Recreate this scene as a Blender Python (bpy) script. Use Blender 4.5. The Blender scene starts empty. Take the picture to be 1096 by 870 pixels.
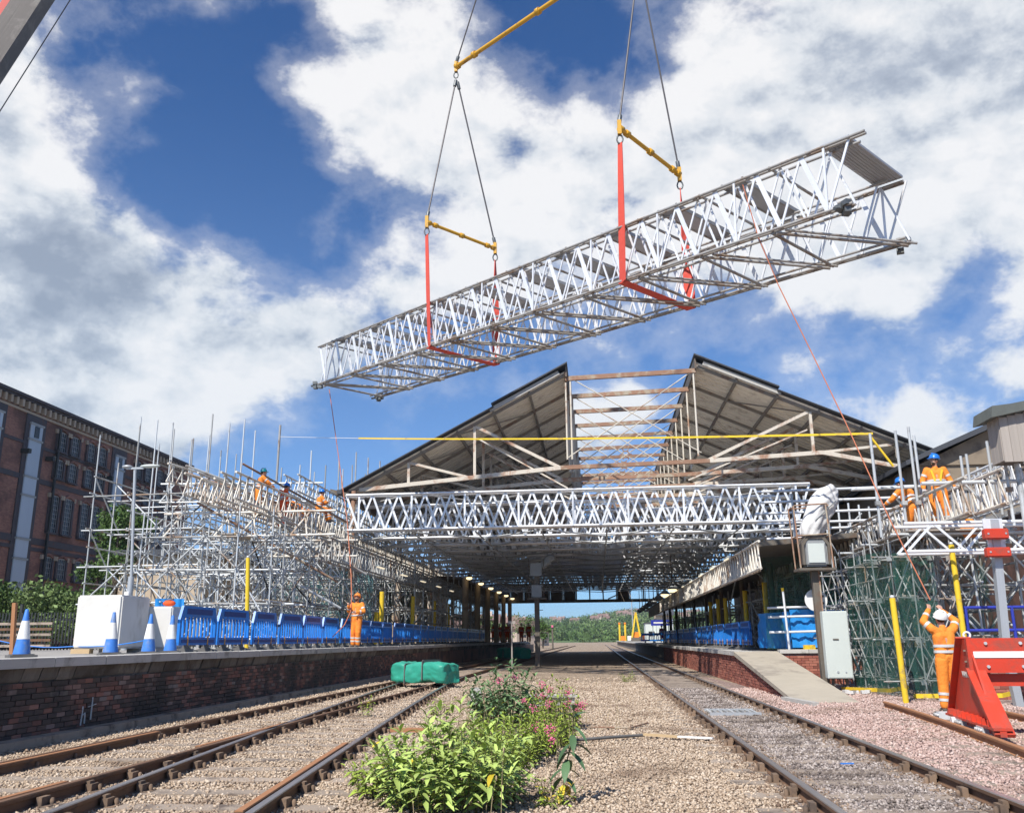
import bpy, bmesh, math, random
import numpy as np
from mathutils import Vector, Matrix
random.seed(7); rng = np.random.default_rng(11)
SC = bpy.context.scene
COL = SC.collection
R = math.radians
# ------------------------------------------------------------------ camera
EYE = Vector((0, 0, 1.35))
YAW, PITCH, ROLL, FPX = 0.09112, 0.25714, 0.009, 950.0
Fw = Vector((-math.sin(YAW)*math.cos(PITCH), math.cos(YAW)*math.cos(PITCH), math.sin(PITCH)))
Rt0 = Vector((math.cos(YAW), math.sin(YAW), 0)); Up0 = Rt0.cross(Fw)
Rt = Rt0*math.cos(ROLL) - Up0*math.sin(ROLL); Up = Up0*math.cos(ROLL) + Rt0*math.sin(ROLL)
cd = bpy.data.cameras.new('camera'); cam = bpy.data.objects.new('camera', cd); COL.objects.link(cam)
cd.sensor_width = 36; cd.lens = 36*FPX/1096; cd.clip_start = 0.1; cd.clip_end = 6000
cam.matrix_world = Matrix(((Rt.x, Up.x, -Fw.x, EYE.x), (Rt.y, Up.y, -Fw.y, EYE.y), (Rt.z, Up.z, -Fw.z, EYE.z), (0, 0, 0, 1)))
SC.camera = cam
def at(px, py, x=None, y=None, z=None):
    """surveying helper: the point of the world where a sight line meets a given plane"""
    d = Rt*((px-548)/FPX) - Up*((py-435)/FPX) + Fw
    t = x/d.x if x is not None else (y/d.y if y is not None else (z-EYE.z)/d.z)
    return EYE + d*t
# ------------------------------------------------------------------ daylight
SUN_AZ, SUN_EL = R(205), R(48)        # azimuth clockwise from +Y: behind the camera, a little to the left
sd = bpy.data.lights.new('sun', 'SUN'); sd.energy = 3.7; sd.angle = R(0.5); sd.color = (1, 0.955, 0.89)
sun = bpy.data.objects.new('sun', sd); COL.objects.link(sun)
sdir = Vector((math.sin(SUN_AZ)*math.cos(SUN_EL), math.cos(SUN_AZ)*math.cos(SUN_EL), math.sin(SUN_EL)))
sun.rotation_euler = sdir.to_track_quat('Z', 'Y').to_euler(); sun.location = (0, -20, 40)
SC.view_settings.view_transform = 'Standard'; SC.view_settings.look = 'None'
SC.view_settings.exposure = 0.72; SC.view_settings.gamma = 1.0
class NT:
    """small node-tree writer"""
    def __init__(s, t): s.t = t; s.n = t.nodes; s.l = t.links
    def node(s, k, **kw):
        n = s.n.new(k)
        for a, b in kw.items(): setattr(n, a, b)
        return n
    def put(s, sock, v):
        if isinstance(v, bpy.types.NodeSocket): s.l.new(v, sock)
        elif v is not None: sock.default_value = v
    def math(s, op, a, b=None, c=None, clamp=False):
        n = s.node('ShaderNodeMath', operation=op, use_clamp=clamp)
        s.put(n.inputs[0], a); s.put(n.inputs[1], b); s.put(n.inputs[2], c); return n.outputs[0]
    def vmath(s, op, a, b=None, scale=None):
        n = s.node('ShaderNodeVectorMath', operation=op); s.put(n.inputs[0], a); s.put(n.inputs[1], b)
        if scale is not None: s.put(n.inputs['Scale'], scale)
        return n.outputs['Value'] if op in ('DOT_PRODUCT', 'LENGTH') else n.outputs[0]
    def noise(s, vec, scale, detail=4, rough=0.55, dist=0.0):
        n = s.node('ShaderNodeTexNoise'); s.put(n.inputs['Vector'], vec); n.inputs['Scale'].default_value = scale
        n.inputs['Detail'].default_value = detail; n.inputs['Roughness'].default_value = rough; n.inputs['Distortion'].default_value = dist
        return n.outputs['Fac']
    def noise_c(s, vec, scale):
        n = s.node('ShaderNodeTexNoise'); s.put(n.inputs['Vector'], vec); n.inputs['Scale'].default_value = scale; n.inputs['Detail'].default_value = 5
        return n.outputs['Color']
    def mr(s, v, a, b, c=0.0, d=1.0, smooth=True):
        n = s.node('ShaderNodeMapRange', interpolation_type='SMOOTHSTEP' if smooth else 'LINEAR')
        s.put(n.inputs[0], v)
        for i, q in enumerate((a, b, c, d)): s.put(n.inputs[i+1], q)
        return n.outputs[0]
    def mix(s, f, a, b, mode='MIX'):
        n = s.node('ShaderNodeMix', data_type='RGBA', blend_type=mode)
        s.put(n.inputs[0], f)
        for i, v in ((6, a), (7, b)):
            if isinstance(v, (tuple, list)): v = (*v[:3], 1)
            s.put(n.inputs[i], v)
        return n.outputs[2]
    def ramp(s, f, stops):
        n = s.node('ShaderNodeValToRGB'); s.put(n.inputs[0], f); e = n.color_ramp.elements
        while len(e) < len(stops): e.new(0.5)
        for k, (p, c) in zip(e, stops): k.position = p; k.color = (*c, 1)
        return n.outputs[0]
W = bpy.data.worlds.new('World'); SC.world = W; W.use_nodes = True
w = NT(W.node_tree); w.n.clear()
sky = w.node('ShaderNodeTexSky', sky_type='NISHITA', sun_disc=False, sun_elevation=SUN_EL, sun_rotation=SUN_AZ, air_density=0.75, dust_density=0.35, ozone_density=3.4)
tc = w.node('ShaderNodeTexCoord'); D = tc.outputs['Generated']
sep = w.node('ShaderNodeSeparateXYZ'); w.put(sep.inputs[0], D)
uv = w.vmath('MULTIPLY', D, (1.0, 1.0, 1.45))
def puff(v):
    """billowing cumulus density: broad masses broken by rounded, ever finer lobes"""
    n1 = w.noise(v, 3.6, 2, 0.5, 0.0); n2 = w.noise(v, 8.0, 8, 0.62, 0.1)
    vo = w.node('ShaderNodeTexVoronoi', feature='SMOOTH_F1'); w.put(vo.inputs['Vector'], w.vmath('ADD', v, w.vmath('SCALE', w.noise_c(v, 9.0), scale=0.10))); vo.inputs['Scale'].default_value = 11.0; vo.inputs['Smoothness'].default_value = .6
    return w.math('ADD', w.math('ADD', w.math('MULTIPLY', n1, 0.70), w.math('MULTIPLY', n2, 0.74)), w.math('MULTIPLY_ADD', vo.outputs['Distance'], -0.16, -0.10))
dens = puff(uv)
up_d = puff(w.vmath('ADD', uv, (-.010, -.025, .030)))
relief = w.math('SUBTRACT', dens, up_d)
# where the clouds of that day stood: bearing/height of each bank, its angular size and how much cover it adds or takes
BANKS = [(300, 30, 150, .20), (420, 110, 150, .22), (560, 190, 130, .20), (700, 110, 120, .16), (870, 120, 170, .24), (1000, 60, 170, .22), (760, 200, 130, .16),
         (40, 160, 110, .24), (10, 250, 130, .22), (90, 350, 130, .20), (230, 330, 90, .16), (330, 350, 90, .17), (200, 400, 110, .22), (60, 420, 110, .16), (330, 400, 60, .12), (420, 360, 50, .12), (200, 260, 50, .14), (950, 420, 80, .10), (740, 300, 60, .10), (1000, 160, 120, .16), (60, 40, 70, .12),
         (1000, 390, 120, .13), (870, 330, 70, .06), (430, 495, 45, .14), (620, 440, 60, .14), (500, 310, 70, .08), (150, 430, 80, .12), (1060, 400, 90, .12), (520, 20, 60, .06),
         (600, 75, 80, -.20), (430, 235, 55, -.16), (690, 95, 45, -.10), (140, 230, 45, -.18), (250, 270, 60, -.16), (50, 335, 35, -.10), (330, 300, 40, -.12), (520, 150, 35, -.08), (960, 300, 70, -.12), (800, 30, 40, -.08), (180, 150, 85, -.30), (250, 250, 70, -.22), (330, 240, 60, -.14), (110, 20, 45, -.10), (560, 45, 60, -.18), (620, 80, 50, -.10), (330, 190, 60, -.16), (260, 110, 60, -.14), (130, 300, 35, -.10), (110, 200, 40, -.10), (215, 235, 40, -.12),
         (450, 440, 70, -.12), (1000, 275, 60, -.16), (870, 400, 60, -.12), (760, 360, 60, -.10), (680, 60, 35, -.10), (400, 290, 50, -.12), (300, 300, 30, -.06), (1080, 300, 50, -.12), (220, 475, 40, -.12), (300, 480, 80, -.16), (110, 110, 45, -.10), (880, 280, 60, -.08)]
def bank_set(banks, lobe=1.0):
    tot = None
    for px, py, rad, amp in banks:
        d = (at(px, py, y=1000)-EYE).normalized()
        dot = w.vmath('DOT_PRODUCT', D, tuple(d)); dot.node.inputs[1].default_value = tuple(d)
        c0 = math.cos(min(1.5, rad*1.7/950)); v = w.math('MULTIPLY', w.mr(dot, c0, 1.0), amp*lobe)
        tot = v if tot is None else w.math('ADD', tot, v)
    return tot
base_d = w.math('ADD', dens, bank_set(BANKS, 0.62))
cover = w.mr(base_d, 0.63, 0.80)
thin = w.mr(base_d, 0.54, 0.72, 0, 0.26)
cover = w.math('MAXIMUM', cover, thin)
thick = w.mr(base_d, 0.72, 1.10, 0.0, 0.17, False)
shade = w.math('ADD', w.math('SUBTRACT', 0.42, w.math('MULTIPLY', relief, 1.9)), thick)
shade = w.math('ADD', shade, bank_set([(20, 250, 90, .07), (90, 300, 60, .03), (40, 390, 90, .08), (1000, 30, 110, .05), (300, 400, 70, .06), (950, 370, 80, .06), (90, 150, 40, -.2), (600, 230, 140, -.10), (330, 60, 80, -.08), (870, 90, 90, -.06)]))
ccol = w.ramp(shade, [(0.36, (0.99, 0.99, 1.0)), (0.54, (0.80, 0.84, 0.89)), (0.70, (0.52, 0.58, 0.68)), (0.90, (0.33, 0.39, 0.50))])
skyc = w.mix(1.0, sky.outputs[0], (0.36, 0.62, 0.88), 'MULTIPLY')
hz = w.mr(sep.outputs[2], -0.05, 0.62, 1.0, 0.0)
fin = w.mix(cover, w.mix(1.0, skyc, (0.1, 0.1, 0.1), 'MULTIPLY'), w.mix(1.0, ccol, (0.57, 0.57, 0.575), 'MULTIPLY'))
fin = w.mix(w.math('MULTIPLY', hz, 0.28), fin, (0.29, 0.42, 0.56))
bg = w.node('ShaderNodeBackground'); w.put(bg.inputs[0], w.mix(1.0, fin, (10, 10, 10), 'MULTIPLY')); bg.inputs[1].default_value = 0.1
wo = w.node('ShaderNodeOutputWorld'); w.l.new(bg.outputs[0], wo.inputs[0])

# ------------------------------------------------------------------ materials
def mat(name, base, rough=0.7, metal=0.0, var=0.15, scale=6.0, dark=None, darkamt=0.5, bump=0.0, bscale=40.0, dscale=None, rnd=0.0, island=False, emit=None, alpha=None, spec=0.4, streak=False, stops=None):
    """procedural surface: base colour broken by noise, optional second (dirt/rust) colour in patches, fine relief, per-piece variation"""
    m = bpy.data.materials.new(name); m.use_nodes = True; t = NT(m.node_tree); b = t.n['Principled BSDF']
    tc = t.node('ShaderNodeTexCoord'); v = tc.outputs['Object']
    if streak:
        mp = t.node('ShaderNodeMapping'); t.put(mp.inputs[0], v); mp.inputs['Scale'].default_value = (1, 1, 0.15); v2 = mp.outputs[0]
    else: v2 = v
    nz = t.noise(v2, scale, 6, 0.6)
    c = t.mix(nz, tuple(max(0, x*(1-var)) for x in base), tuple(min(1, x*(1+var)) for x in base))
    if stops is not None:
        src = t.node('ShaderNodeNewGeometry').outputs['Random Per Island'] if island else t.node('ShaderNodeObjectInfo').outputs['Random']
        c = t.mix(1.0, t.ramp(src, stops), t.mix(nz, (1-var,)*3, (1+var,)*3), 'MULTIPLY')
    elif rnd:
        src = t.node('ShaderNodeNewGeometry').outputs['Random Per Island'] if island else t.node('ShaderNodeObjectInfo').outputs['Random']
        g = t.mr(src, 0, 1, 1-rnd, 1+rnd, False)
        cb = t.node('ShaderNodeCombineXYZ')
        for i in range(3): t.put(cb.inputs[i], g)
        c = t.mix(1.0, c, cb.outputs[0], 'MULTIPLY')
    if dark is not None:
        gm = t.node('ShaderNodeNewGeometry')
        n2 = t.noise(gm.outputs['Position'], dscale or scale*0.45, 7, 0.65, 0.4)
        c = t.mix(t.mr(n2, 0.62-darkamt*0.25, 0.72-darkamt*0.1), c, dark)
    t.put(b.inputs['Base Color'], c); b.inputs['Roughness'].default_value = rough; b.inputs['Metallic'].default_value = metal
    b.inputs['Specular IOR Level'].default_value = spec
    if bump:
        bn = t.node('ShaderNodeBump'); bn.inputs['Strength'].default_value = min(1, bump); bn.inputs['Distance'].default_value = 0.02
        t.put(bn.inputs['Height'], t.noise(v, bscale, 6, 0.6)); t.put(b.inputs['Normal'], bn.outputs[0])
    if emit: b.inputs['Emission Color'].default_value = (*emit[0], 1); b.inputs['Emission Strength'].default_value = emit[1]
    if alpha is not None: b.inputs['Alpha'].default_value = alpha
    return m
M = {}
M['galv'] = mat('galvanised_tube', (.56, .58, .58), .45, .25, .2, 3, dark=(.30, .29, .27), darkamt=.3, rnd=.22)
M['galvdull'] = mat('weathered_tube', (.42, .43, .42), .6, .15, .25, 3, dark=(.30, .20, .13), darkamt=.5, rnd=.3)
M['beige'] = mat('aged_ladder_beam', (.66, .62, .54), .6, .05, .2, 3, dark=(.34, .22, .14), darkamt=.55, rnd=.18)
M['alu'] = mat('aluminium_tube', (.80, .81, .82), .38, .25, .12, 3, dark=(.48, .47, .45), darkamt=.15, rnd=.08)
M['aludark'] = mat('grubby_chord_tube', (.36, .35, .33), .5, .2, .25, 4, dark=(.24, .17, .12), darkamt=.5, rnd=.15)
M['clamp'] = mat('clamp_steel', (.16, .17, .17), .5, .6, .3, 9)
M['deck'] = mat('deck_panel_steel', (.42, .43, .45), .5, .3, .15, 5, streak=True, rnd=.15)
M['rust'] = mat('rusty_iron', (.30, .17, .11), .8, .1, .35, 5, dark=(.42, .36, .27), darkamt=.7, rnd=.15)
M['rod'] = mat('painted_rod', (.62, .57, .48), .6, 0, .2, 3, dark=(.36, .22, .14), darkamt=.5)
M['paintiron'] = mat('flaking_cream_iron', (.60, .54, .45), .7, 0, .2, 3, dark=(.34, .18, .11), darkamt=.6)
M['darkiron'] = mat('dark_iron', (.15, .13, .105), .7, .2, .3, 4, dark=(.15, .10, .07), darkamt=.5)
M['sheet'] = mat('roof_lining_board', (.84, .77, .65), .8, 0, .14, 3, dark=(.60, .52, .42), darkamt=.4, rnd=.14, streak=True)
M['slate'] = mat('roof_sheet_top', (.06, .065, .075), .7, 0, .2, 6)
M['white'] = mat('white_paint', (.78, .77, .74), .5, 0, .05, 3, dark=(.6, .57, .5), darkamt=.2)
M['yellow'] = mat('yellow_paint', (.76, .52, .03), .5, 0, .12, 5, dscale=4, dark=(.45, .32, .08), darkamt=.35)
M['amber'] = mat('amber_spreader_paint', (.62, .34, .03), .45, 0, .15, 6, dark=(.3, .16, .05), darkamt=.3)
M['red'] = mat('red_sling_web', (.66, .085, .055), .7, 0, .12, 8)
M['bufred'] = mat('buffer_red_paint', (.58, .05, .022), .5, 0, .14, 2.5, dscale=3.0, dark=(.36, .07, .045), darkamt=.6, bump=.12, bscale=25)
M['blue'] = mat('blue_plastic', (.018, .19, .62), .4, 0, .10, 5, dark=(.05, .15, .38), darkamt=.3, rnd=.10)
M['blue_shade'] = mat('blue_recess_shade', (.01, .05, .22), .5, 0, .10, 5)  # darker blue that stands in for the shade inside a recess
M['tarp'] = mat('blue_tarpaulin', (.02, .24, .62), .4, 0, .16, 4, bump=.6, bscale=5)
M['orange'] = mat('orange_workwear', (.84, .255, .032), .8, 0, .16, 7, dark=(.62, .17, .03), darkamt=.35, bump=1.0, bscale=13)
M['orangered'] = mat('orange_red_workwear', (.75, .10, .02), .75, 0, .14, 7, bump=.5, bscale=22)
M['reflect'] = mat('reflective_tape', (.60, .60, .58), .4, .1, .1, 9)
M['skin'] = mat('skin', (.52, .29, .20), .55, 0, .08, 9)
M['hair'] = mat('dark_hair', (.04, .025, .015), .8)
M['helmetb'] = mat('blue_helmet', (.02, .17, .60), .3, 0, .04, 5)
M['helmetw'] = mat('white_helmet', (.80, .79, .76), .3, 0, .04, 5)
M['helmeto'] = mat('orange_helmet', (.75, .25, .05), .3, 0, .04, 5)
M['helmetg'] = mat('teal_helmet', (.01, .22, .28), .3, 0, .04, 5)
M['boot'] = mat('dusty_boot', (.14, .12, .10), .8, 0, .2, 9)
M['glove'] = mat('grey_glove', (.45, .45, .44), .8, 0, .1, 9)
M['black'] = mat('black_rubber', (.03, .03, .032), .7, 0, .2, 5)
M['rope'] = mat('orange_rope', (.50, .17, .09), .8, 0, .1, 30)
M['wire'] = mat('steel_wire_rope', (.13, .12, .12), .5, .5, .2, 40)
M['chainred'] = mat('tag_line_red', (.28, .10, .07), .8)
M['concrete'] = mat('concrete', (.46, .44, .40), .85, 0, .12, 3, dark=(.32, .30, .27), darkamt=.4, bump=.3, bscale=30, rnd=.06)
M['coping'] = mat('coping_stone', (.50, .48, .44), .85, 0, .14, 4, dark=(.30, .28, .25), darkamt=.5, bump=.3, bscale=30, rnd=.08)
M['copeface'] = mat('sooty_corbel_stone', (.17, .155, .135), .9, 0, .3, 3, dark=(.07, .06, .05), darkamt=.7, bump=.5, bscale=14, rnd=.35)
M['timber'] = mat('raw_timber', (.50, .36, .20), .8, 0, .15, 6, streak=True)
M['oldtimber'] = mat('weathered_boarding', (.36, .32, .28), .85, 0, .15, 5, streak=True, rnd=.10)
M['felt'] = mat('roof_felt', (.11, .12, .11), .9, 0, .25, 5, bump=.3, bscale=10)
M['rail_top'] = mat('polished_rail_head', (.42, .38, .36), .32, .75, .12, 6)
M['rail_rust'] = mat('rusty_rail_web', (.17, .095, .055), .85, 0, .25, 7, dark=(.09, .06, .045), darkamt=.5)
M['rail_orange'] = mat('orange_rusty_rail', (.36, .17, .08), .85, 0, .2, 7)
M['chair'] = mat('rusty_rail_chair', (.20, .135, .09), .9, 0, .3, 9, dark=(.10, .075, .06), darkamt=.5, rnd=.25)
M['sleeper'] = mat('weathered_sleeper', (.34, .275, .215), .9, 0, .25, 6, dark=(.13, .10, .08), darkamt=.5, rnd=.15, bump=.4, bscale=20)
M['greenw'] = mat('green_wrap_sheet', (.035, .31, .215), .45, 0, .2, 3, bump=.8, bscale=4)
M['bag'] = mat('white_plastic_bag', (.62, .61, .59), .5, 0, .1, 4, bump=1.0, bscale=6)
M['cab'] = mat('grey_green_cabinet', (.56, .60, .56), .5, 0, .05, 3)
M['grey'] = mat('grey_signal_case', (.30, .31, .31), .5, .2, .15, 5)
M['post'] = mat('grey_steel_post', (.46, .48, .49), .45, .4, .12, 5)
M['bluerail'] = mat('blue_handrail', (.03, .045, .34), .4, 0, .1, 5)
M['stem'] = mat('plant_stem', (.10, .09, .04), .8)
M['leafA'] = mat('buddleia_leaf', (.36, .46, .12), .55, 0, .2, 5, rnd=.35, island=True, spec=.3)
M['leafAi'] = mat('buddleia_leaf_big', (.36, .46, .12), .55, 0, .2, 5, rnd=.35, spec=.3)
M['leafB'] = mat('grey_green_leaf', (.15, .24, .10), .55, 0, .2, 5, rnd=.35, island=True, spec=.3)
M['leafC'] = mat('bright_weed_leaf', (.26, .34, .05), .55, 0, .2, 5, rnd=.35, island=True, spec=.3)
M['leafY'] = mat('yellowing_leaf', (.55, .42, .03), .6, 0, .15, 5, rnd=.2)
M['pink'] = mat('pink_flower', (.72, .16, .28), .6, 0, .2, 9, rnd=.25, island=True)
M['treeA'] = mat('tree_leaf', (.075, .13, .035), .6, 0, .25, 1, rnd=.45, island=True, spec=.2)
M['treeB'] = mat('tree_leaf_pale', (.14, .20, .07), .6, 0, .25, 1, rnd=.40, island=True, spec=.2)
M['bark'] = mat('bark', (.10, .08, .06), .9)
M['ironfence'] = mat('black_fence_paint', (.03, .035, .035), .6)
M['lamp'] = mat('lit_lamp_lens', (.9, .8, .6), .4, emit=((1, .78, .45), 1.1))
M['tube'] = mat('fluorescent_lamp', (.9, .8, .6), .4, emit=((1, .86, .62), .5))
M['glass'] = mat('dirty_window_glass', (.035, .04, .045), .25, 0, .35, 1.2, spec=.3, rnd=.3)
M['sash'] = mat('grey_window_bar', (.38, .38, .37), .6)
M['hoist'] = mat('pale_hoist_cladding', (.52, .58, .64), .6, 0, .10, 2, rnd=.08, streak=True)
M['lintel'] = mat('buff_stone', (.46, .36, .26), .85, 0, .12, 3, rnd=.12)
M['bluebrick'] = mat('blue_engineering_brick', (.075, .065, .072), .7, 0, .25, 5, dark=(.12, .07, .06), darkamt=.4)
M['tan'] = mat('tan_render', (.48, .38, .27), .9, 0, .12, 2, dark=(.3, .23, .17), darkamt=.4)
M['plat'] = mat('platform_asphalt', (.34, .32, .29), .9, 0, .12, 3, dark=(.22, .2, .18), darkamt=.4, bump=.3, bscale=50)
brk = [(0, (.07, .055, .05)), (.28, (.10, .075, .065)), (.5, (.14, .09, .075)), (.72, (.23, .105, .078)), (.88, (.34, .16, .12)), (1, (.24, .21, .19))]
M['brick'] = mat('sooty_brick', (.2, .1, .08), .85, 0, .3, 12, dscale=.9, dark=(.05, .045, .042), darkamt=.75, bump=.4, bscale=60, stops=brk)
M['brickst'] = mat('sooty_brick_run', (.2, .1, .08), .85, 0, .3, 9, dscale=.9, dark=(.05, .045, .042), darkamt=.75, stops=brk, island=True)
redb = [(0, (.20, .07, .05)), (.5, (.31, .10, .07)), (1, (.40, .16, .11))]
M['redbrick'] = mat('red_brick_run', (.3, .12, .08), .85, 0, .2, 9, stops=redb, island=True)
M['mortar'] = mat('mortar', (.20, .18, .155), .95, 0, .3, 8, dark=(.08, .07, .06), darkamt=.6)
def net_mat(name, col, a):
    m = mat(name, col, .8, 0, .3, 2.0); t = NT(m.node_tree); b = t.n['Principled BSDF']
    v = t.node('ShaderNodeTexCoord').outputs['Object']
    t.put(b.inputs['Alpha'], t.mr(t.noise(v, 1.3, 5, .6), .3, .7, a-.22, a+.2)); return m
M['roofiron'] = mat('roof_frame_iron', (.27, .24, .20), .75, 0, .2, 4, dark=(.22, .14, .10), darkamt=.5)
M['netg'] = net_mat('green_debris_net', (.014, .10, .07), .36)
M['nett'] = net_mat('teal_debris_net', (.10, .28, .30), .30)
def facade_mat():
    m = bpy.data.materials.new('warehouse_brickwork'); m.use_nodes = True; t = NT(m.node_tree); b = t.n['Principled BSDF']
    g = t.node('ShaderNodeNewGeometry'); sp = t.node('ShaderNodeSeparateXYZ'); t.put(sp.inputs[0], g.outputs['Position'])
    cb = t.node('ShaderNodeCombineXYZ'); t.put(cb.inputs[0], t.math('ADD', sp.outputs[1], sp.outputs[0])); t.put(cb.inputs[1], sp.outputs[2])
    br = t.node('ShaderNodeTexBrick'); t.put(br.inputs['Vector'], cb.outputs[0]); br.inputs['Scale'].default_value = 1.0
    br.inputs['Brick Width'].default_value = .24; br.inputs['Row Height'].default_value = .08; br.inputs['Mortar Size'].default_value = .008; br.inputs['Bias'].default_value = -.1
    br.inputs['Color1'].default_value = (.44, .195, .135, 1); br.inputs['Color2'].default_value = (.28, .12, .09, 1); br.inputs['Mortar'].default_value = (.20, .14, .11, 1)
    n = t.noise(g.outputs['Position'], .35, 8, .65); n2 = t.noise(g.outputs['Position'], 1.9, 6, .7)
    c = t.mix(t.mr(n, .42, .66, 0, .8), br.outputs[0], (.10, .055, .045)); c = t.mix(t.mr(n2, .6, .8, 0, .6), c, (.38, .18, .12))
    t.put(b.inputs['Base Color'], c); b.inputs['Roughness'].default_value = .9; return m
M['facade'] = facade_mat()
def ground_mat(name, c1, c2, c3, s=1.0):
    m = bpy.data.materials.new(name); m.use_nodes = True; t = NT(m.node_tree); b = t.n['Principled BSDF']
    p = t.node('ShaderNodeNewGeometry').outputs['Position']
    vo = t.node('ShaderNodeTexVoronoi'); t.put(vo.inputs['Vector'], p); vo.inputs['Scale'].default_value = 17*s
    v2 = t.node('ShaderNodeTexVoronoi'); t.put(v2.inputs['Vector'], p); v2.inputs['Scale'].default_value = 41*s
    sp = t.node('ShaderNodeSeparateColor'); t.put(sp.inputs[0], vo.outputs['Color'])
    c = t.ramp(sp.outputs[0], [(0, c3), (.35, c1), (.8, c2), (1, tuple(min(1, x*1.35) for x in c2))])
    c = t.mix(t.mr(t.noise(p, .55, 7, .65), .42, .68, 0, .65), c, c3); c = t.mix(t.mr(t.noise(p, 2.4, 6, .7), .5, .75, 0, .5), c, c2)
    c = t.mix(t.mr(vo.outputs['Distance'], .25, .6, 0, .55), c, tuple(x*.35 for x in c3))
    t.put(b.inputs['Base Color'], c); b.inputs['Roughness'].default_value = .95; b.inputs['Specular IOR Level'].default_value = .2
    bn = t.node('ShaderNodeBump'); bn.inputs['Strength'].default_value = .9; bn.inputs['Distance'].default_value = .03
    h = t.math('ADD', t.math('MULTIPLY', vo.outputs['Distance'], -1.0), t.math('MULTIPLY', v2.outputs['Distance'], -.4))
    t.put(bn.inputs['Height'], h); t.put(b.inputs['Normal'], bn.outputs[0]); return m
M['ground'] = ground_mat('ballast_ground', (.45, .35, .25), (.57, .455, .34), (.31, .225, .155))
M['groundpink'] = ground_mat('pink_ballast_ground', (.40, .29, .25), (.50, .38, .335), (.28, .20, .175))
M['grounddark'] = ground_mat('dark_ballast_ground', (.23, .19, .17), (.33, .28, .255), (.12, .10, .09))
st = lambda a, b, c, d: [(0, a), (.35, b), (.7, c), (1, d)]
M['stonebrown'] = mat('rust_stained_ballast_stone', (.4,)*3, .9, 0, .15, 20, stops=st((.15, .10, .07), (.24, .165, .115), (.32, .235, .17), (.42, .33, .25)), island=True, spec=.2)
M['stone'] = mat('ballast_stone', (.4,)*3, .9, 0, .15, 20, dark=(.24, .17, .12), dscale=.8, darkamt=.45, stops=st((.36, .27, .19), (.46, .355, .255), (.53, .42, .31), (.63, .525, .41)), island=True, spec=.2)
M['stonepink'] = mat('pink_ballast_stone', (.4,)*3, .9, 0, .15, 20, dark=(.26, .18, .14), dscale=.7, darkamt=.4, stops=st((.36, .25, .21), (.45, .315, .27), (.53, .385, .33), (.62, .49, .43)), island=True, spec=.2)
M['stonedark'] = mat('dark_ballast_stone', (.4,)*3, .9, 0, .15, 20, dark=(.11, .085, .07), dscale=.9, darkamt=.6, stops=st((.13, .105, .09), (.26, .215, .19), (.38, .32, .285), (.52, .46, .41)), island=True, spec=.2)

# ------------------------------------------------------------------ mesh helpers
def me_from(name, vs, fs, m=None, smooth=False):
    me = bpy.data.meshes.new(name); me.from_pydata(vs, [], fs)
    if m is not None: me.materials.append(m)
    if smooth: me.polygons.foreach_set('use_smooth', [True]*len(me.polygons))
    me.update(); return me
POOL = {}
def unit_cyl(m, n=8):
    k = ('c', m.name, n)
    if k not in POOL:
        vs = [(math.cos(2*math.pi*i/n), math.sin(2*math.pi*i/n), z) for z in (0, 1) for i in range(n)]
        fs = [(i, (i+1) % n, n+(i+1) % n, n+i) for i in range(n)]
        me = me_from('tube_'+m.name, vs, fs+[tuple(range(n))[::-1], tuple(range(n, 2*n))], m, False)
        for i in range(n): me.polygons[i].use_smooth = True
        POOL[k] = me
    return POOL[k]
def unit_box(m):
    k = ('b', m.name)
    if k not in POOL:
        vs = [(x, y, z) for x in (-.5, .5) for y in (-.5, .5) for z in (-.5, .5)]
        POOL[k] = me_from('block_'+m.name, vs, [(0, 1, 3, 2), (4, 6, 7, 5), (0, 4, 5, 1), (2, 3, 7, 6), (0, 2, 6, 4), (1, 5, 7, 3)], m)
    return POOL[k]
def frame_mat(a, b, up=Vector((0, 0, 1))):
    z = (b-a); L = z.length; z = z/L
    if abs(z.dot(up)) > .999: up = Vector((0, 1, 0))
    x = up.cross(z).normalized(); y = z.cross(x)
    return Matrix(((x.x, y.x, z.x, a.x), (x.y, y.y, z.y, a.y), (x.z, y.z, z.z, a.z), (0, 0, 0, 1))), L
def V(*a): return Vector(a if len(a) == 3 else a[0])
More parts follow.
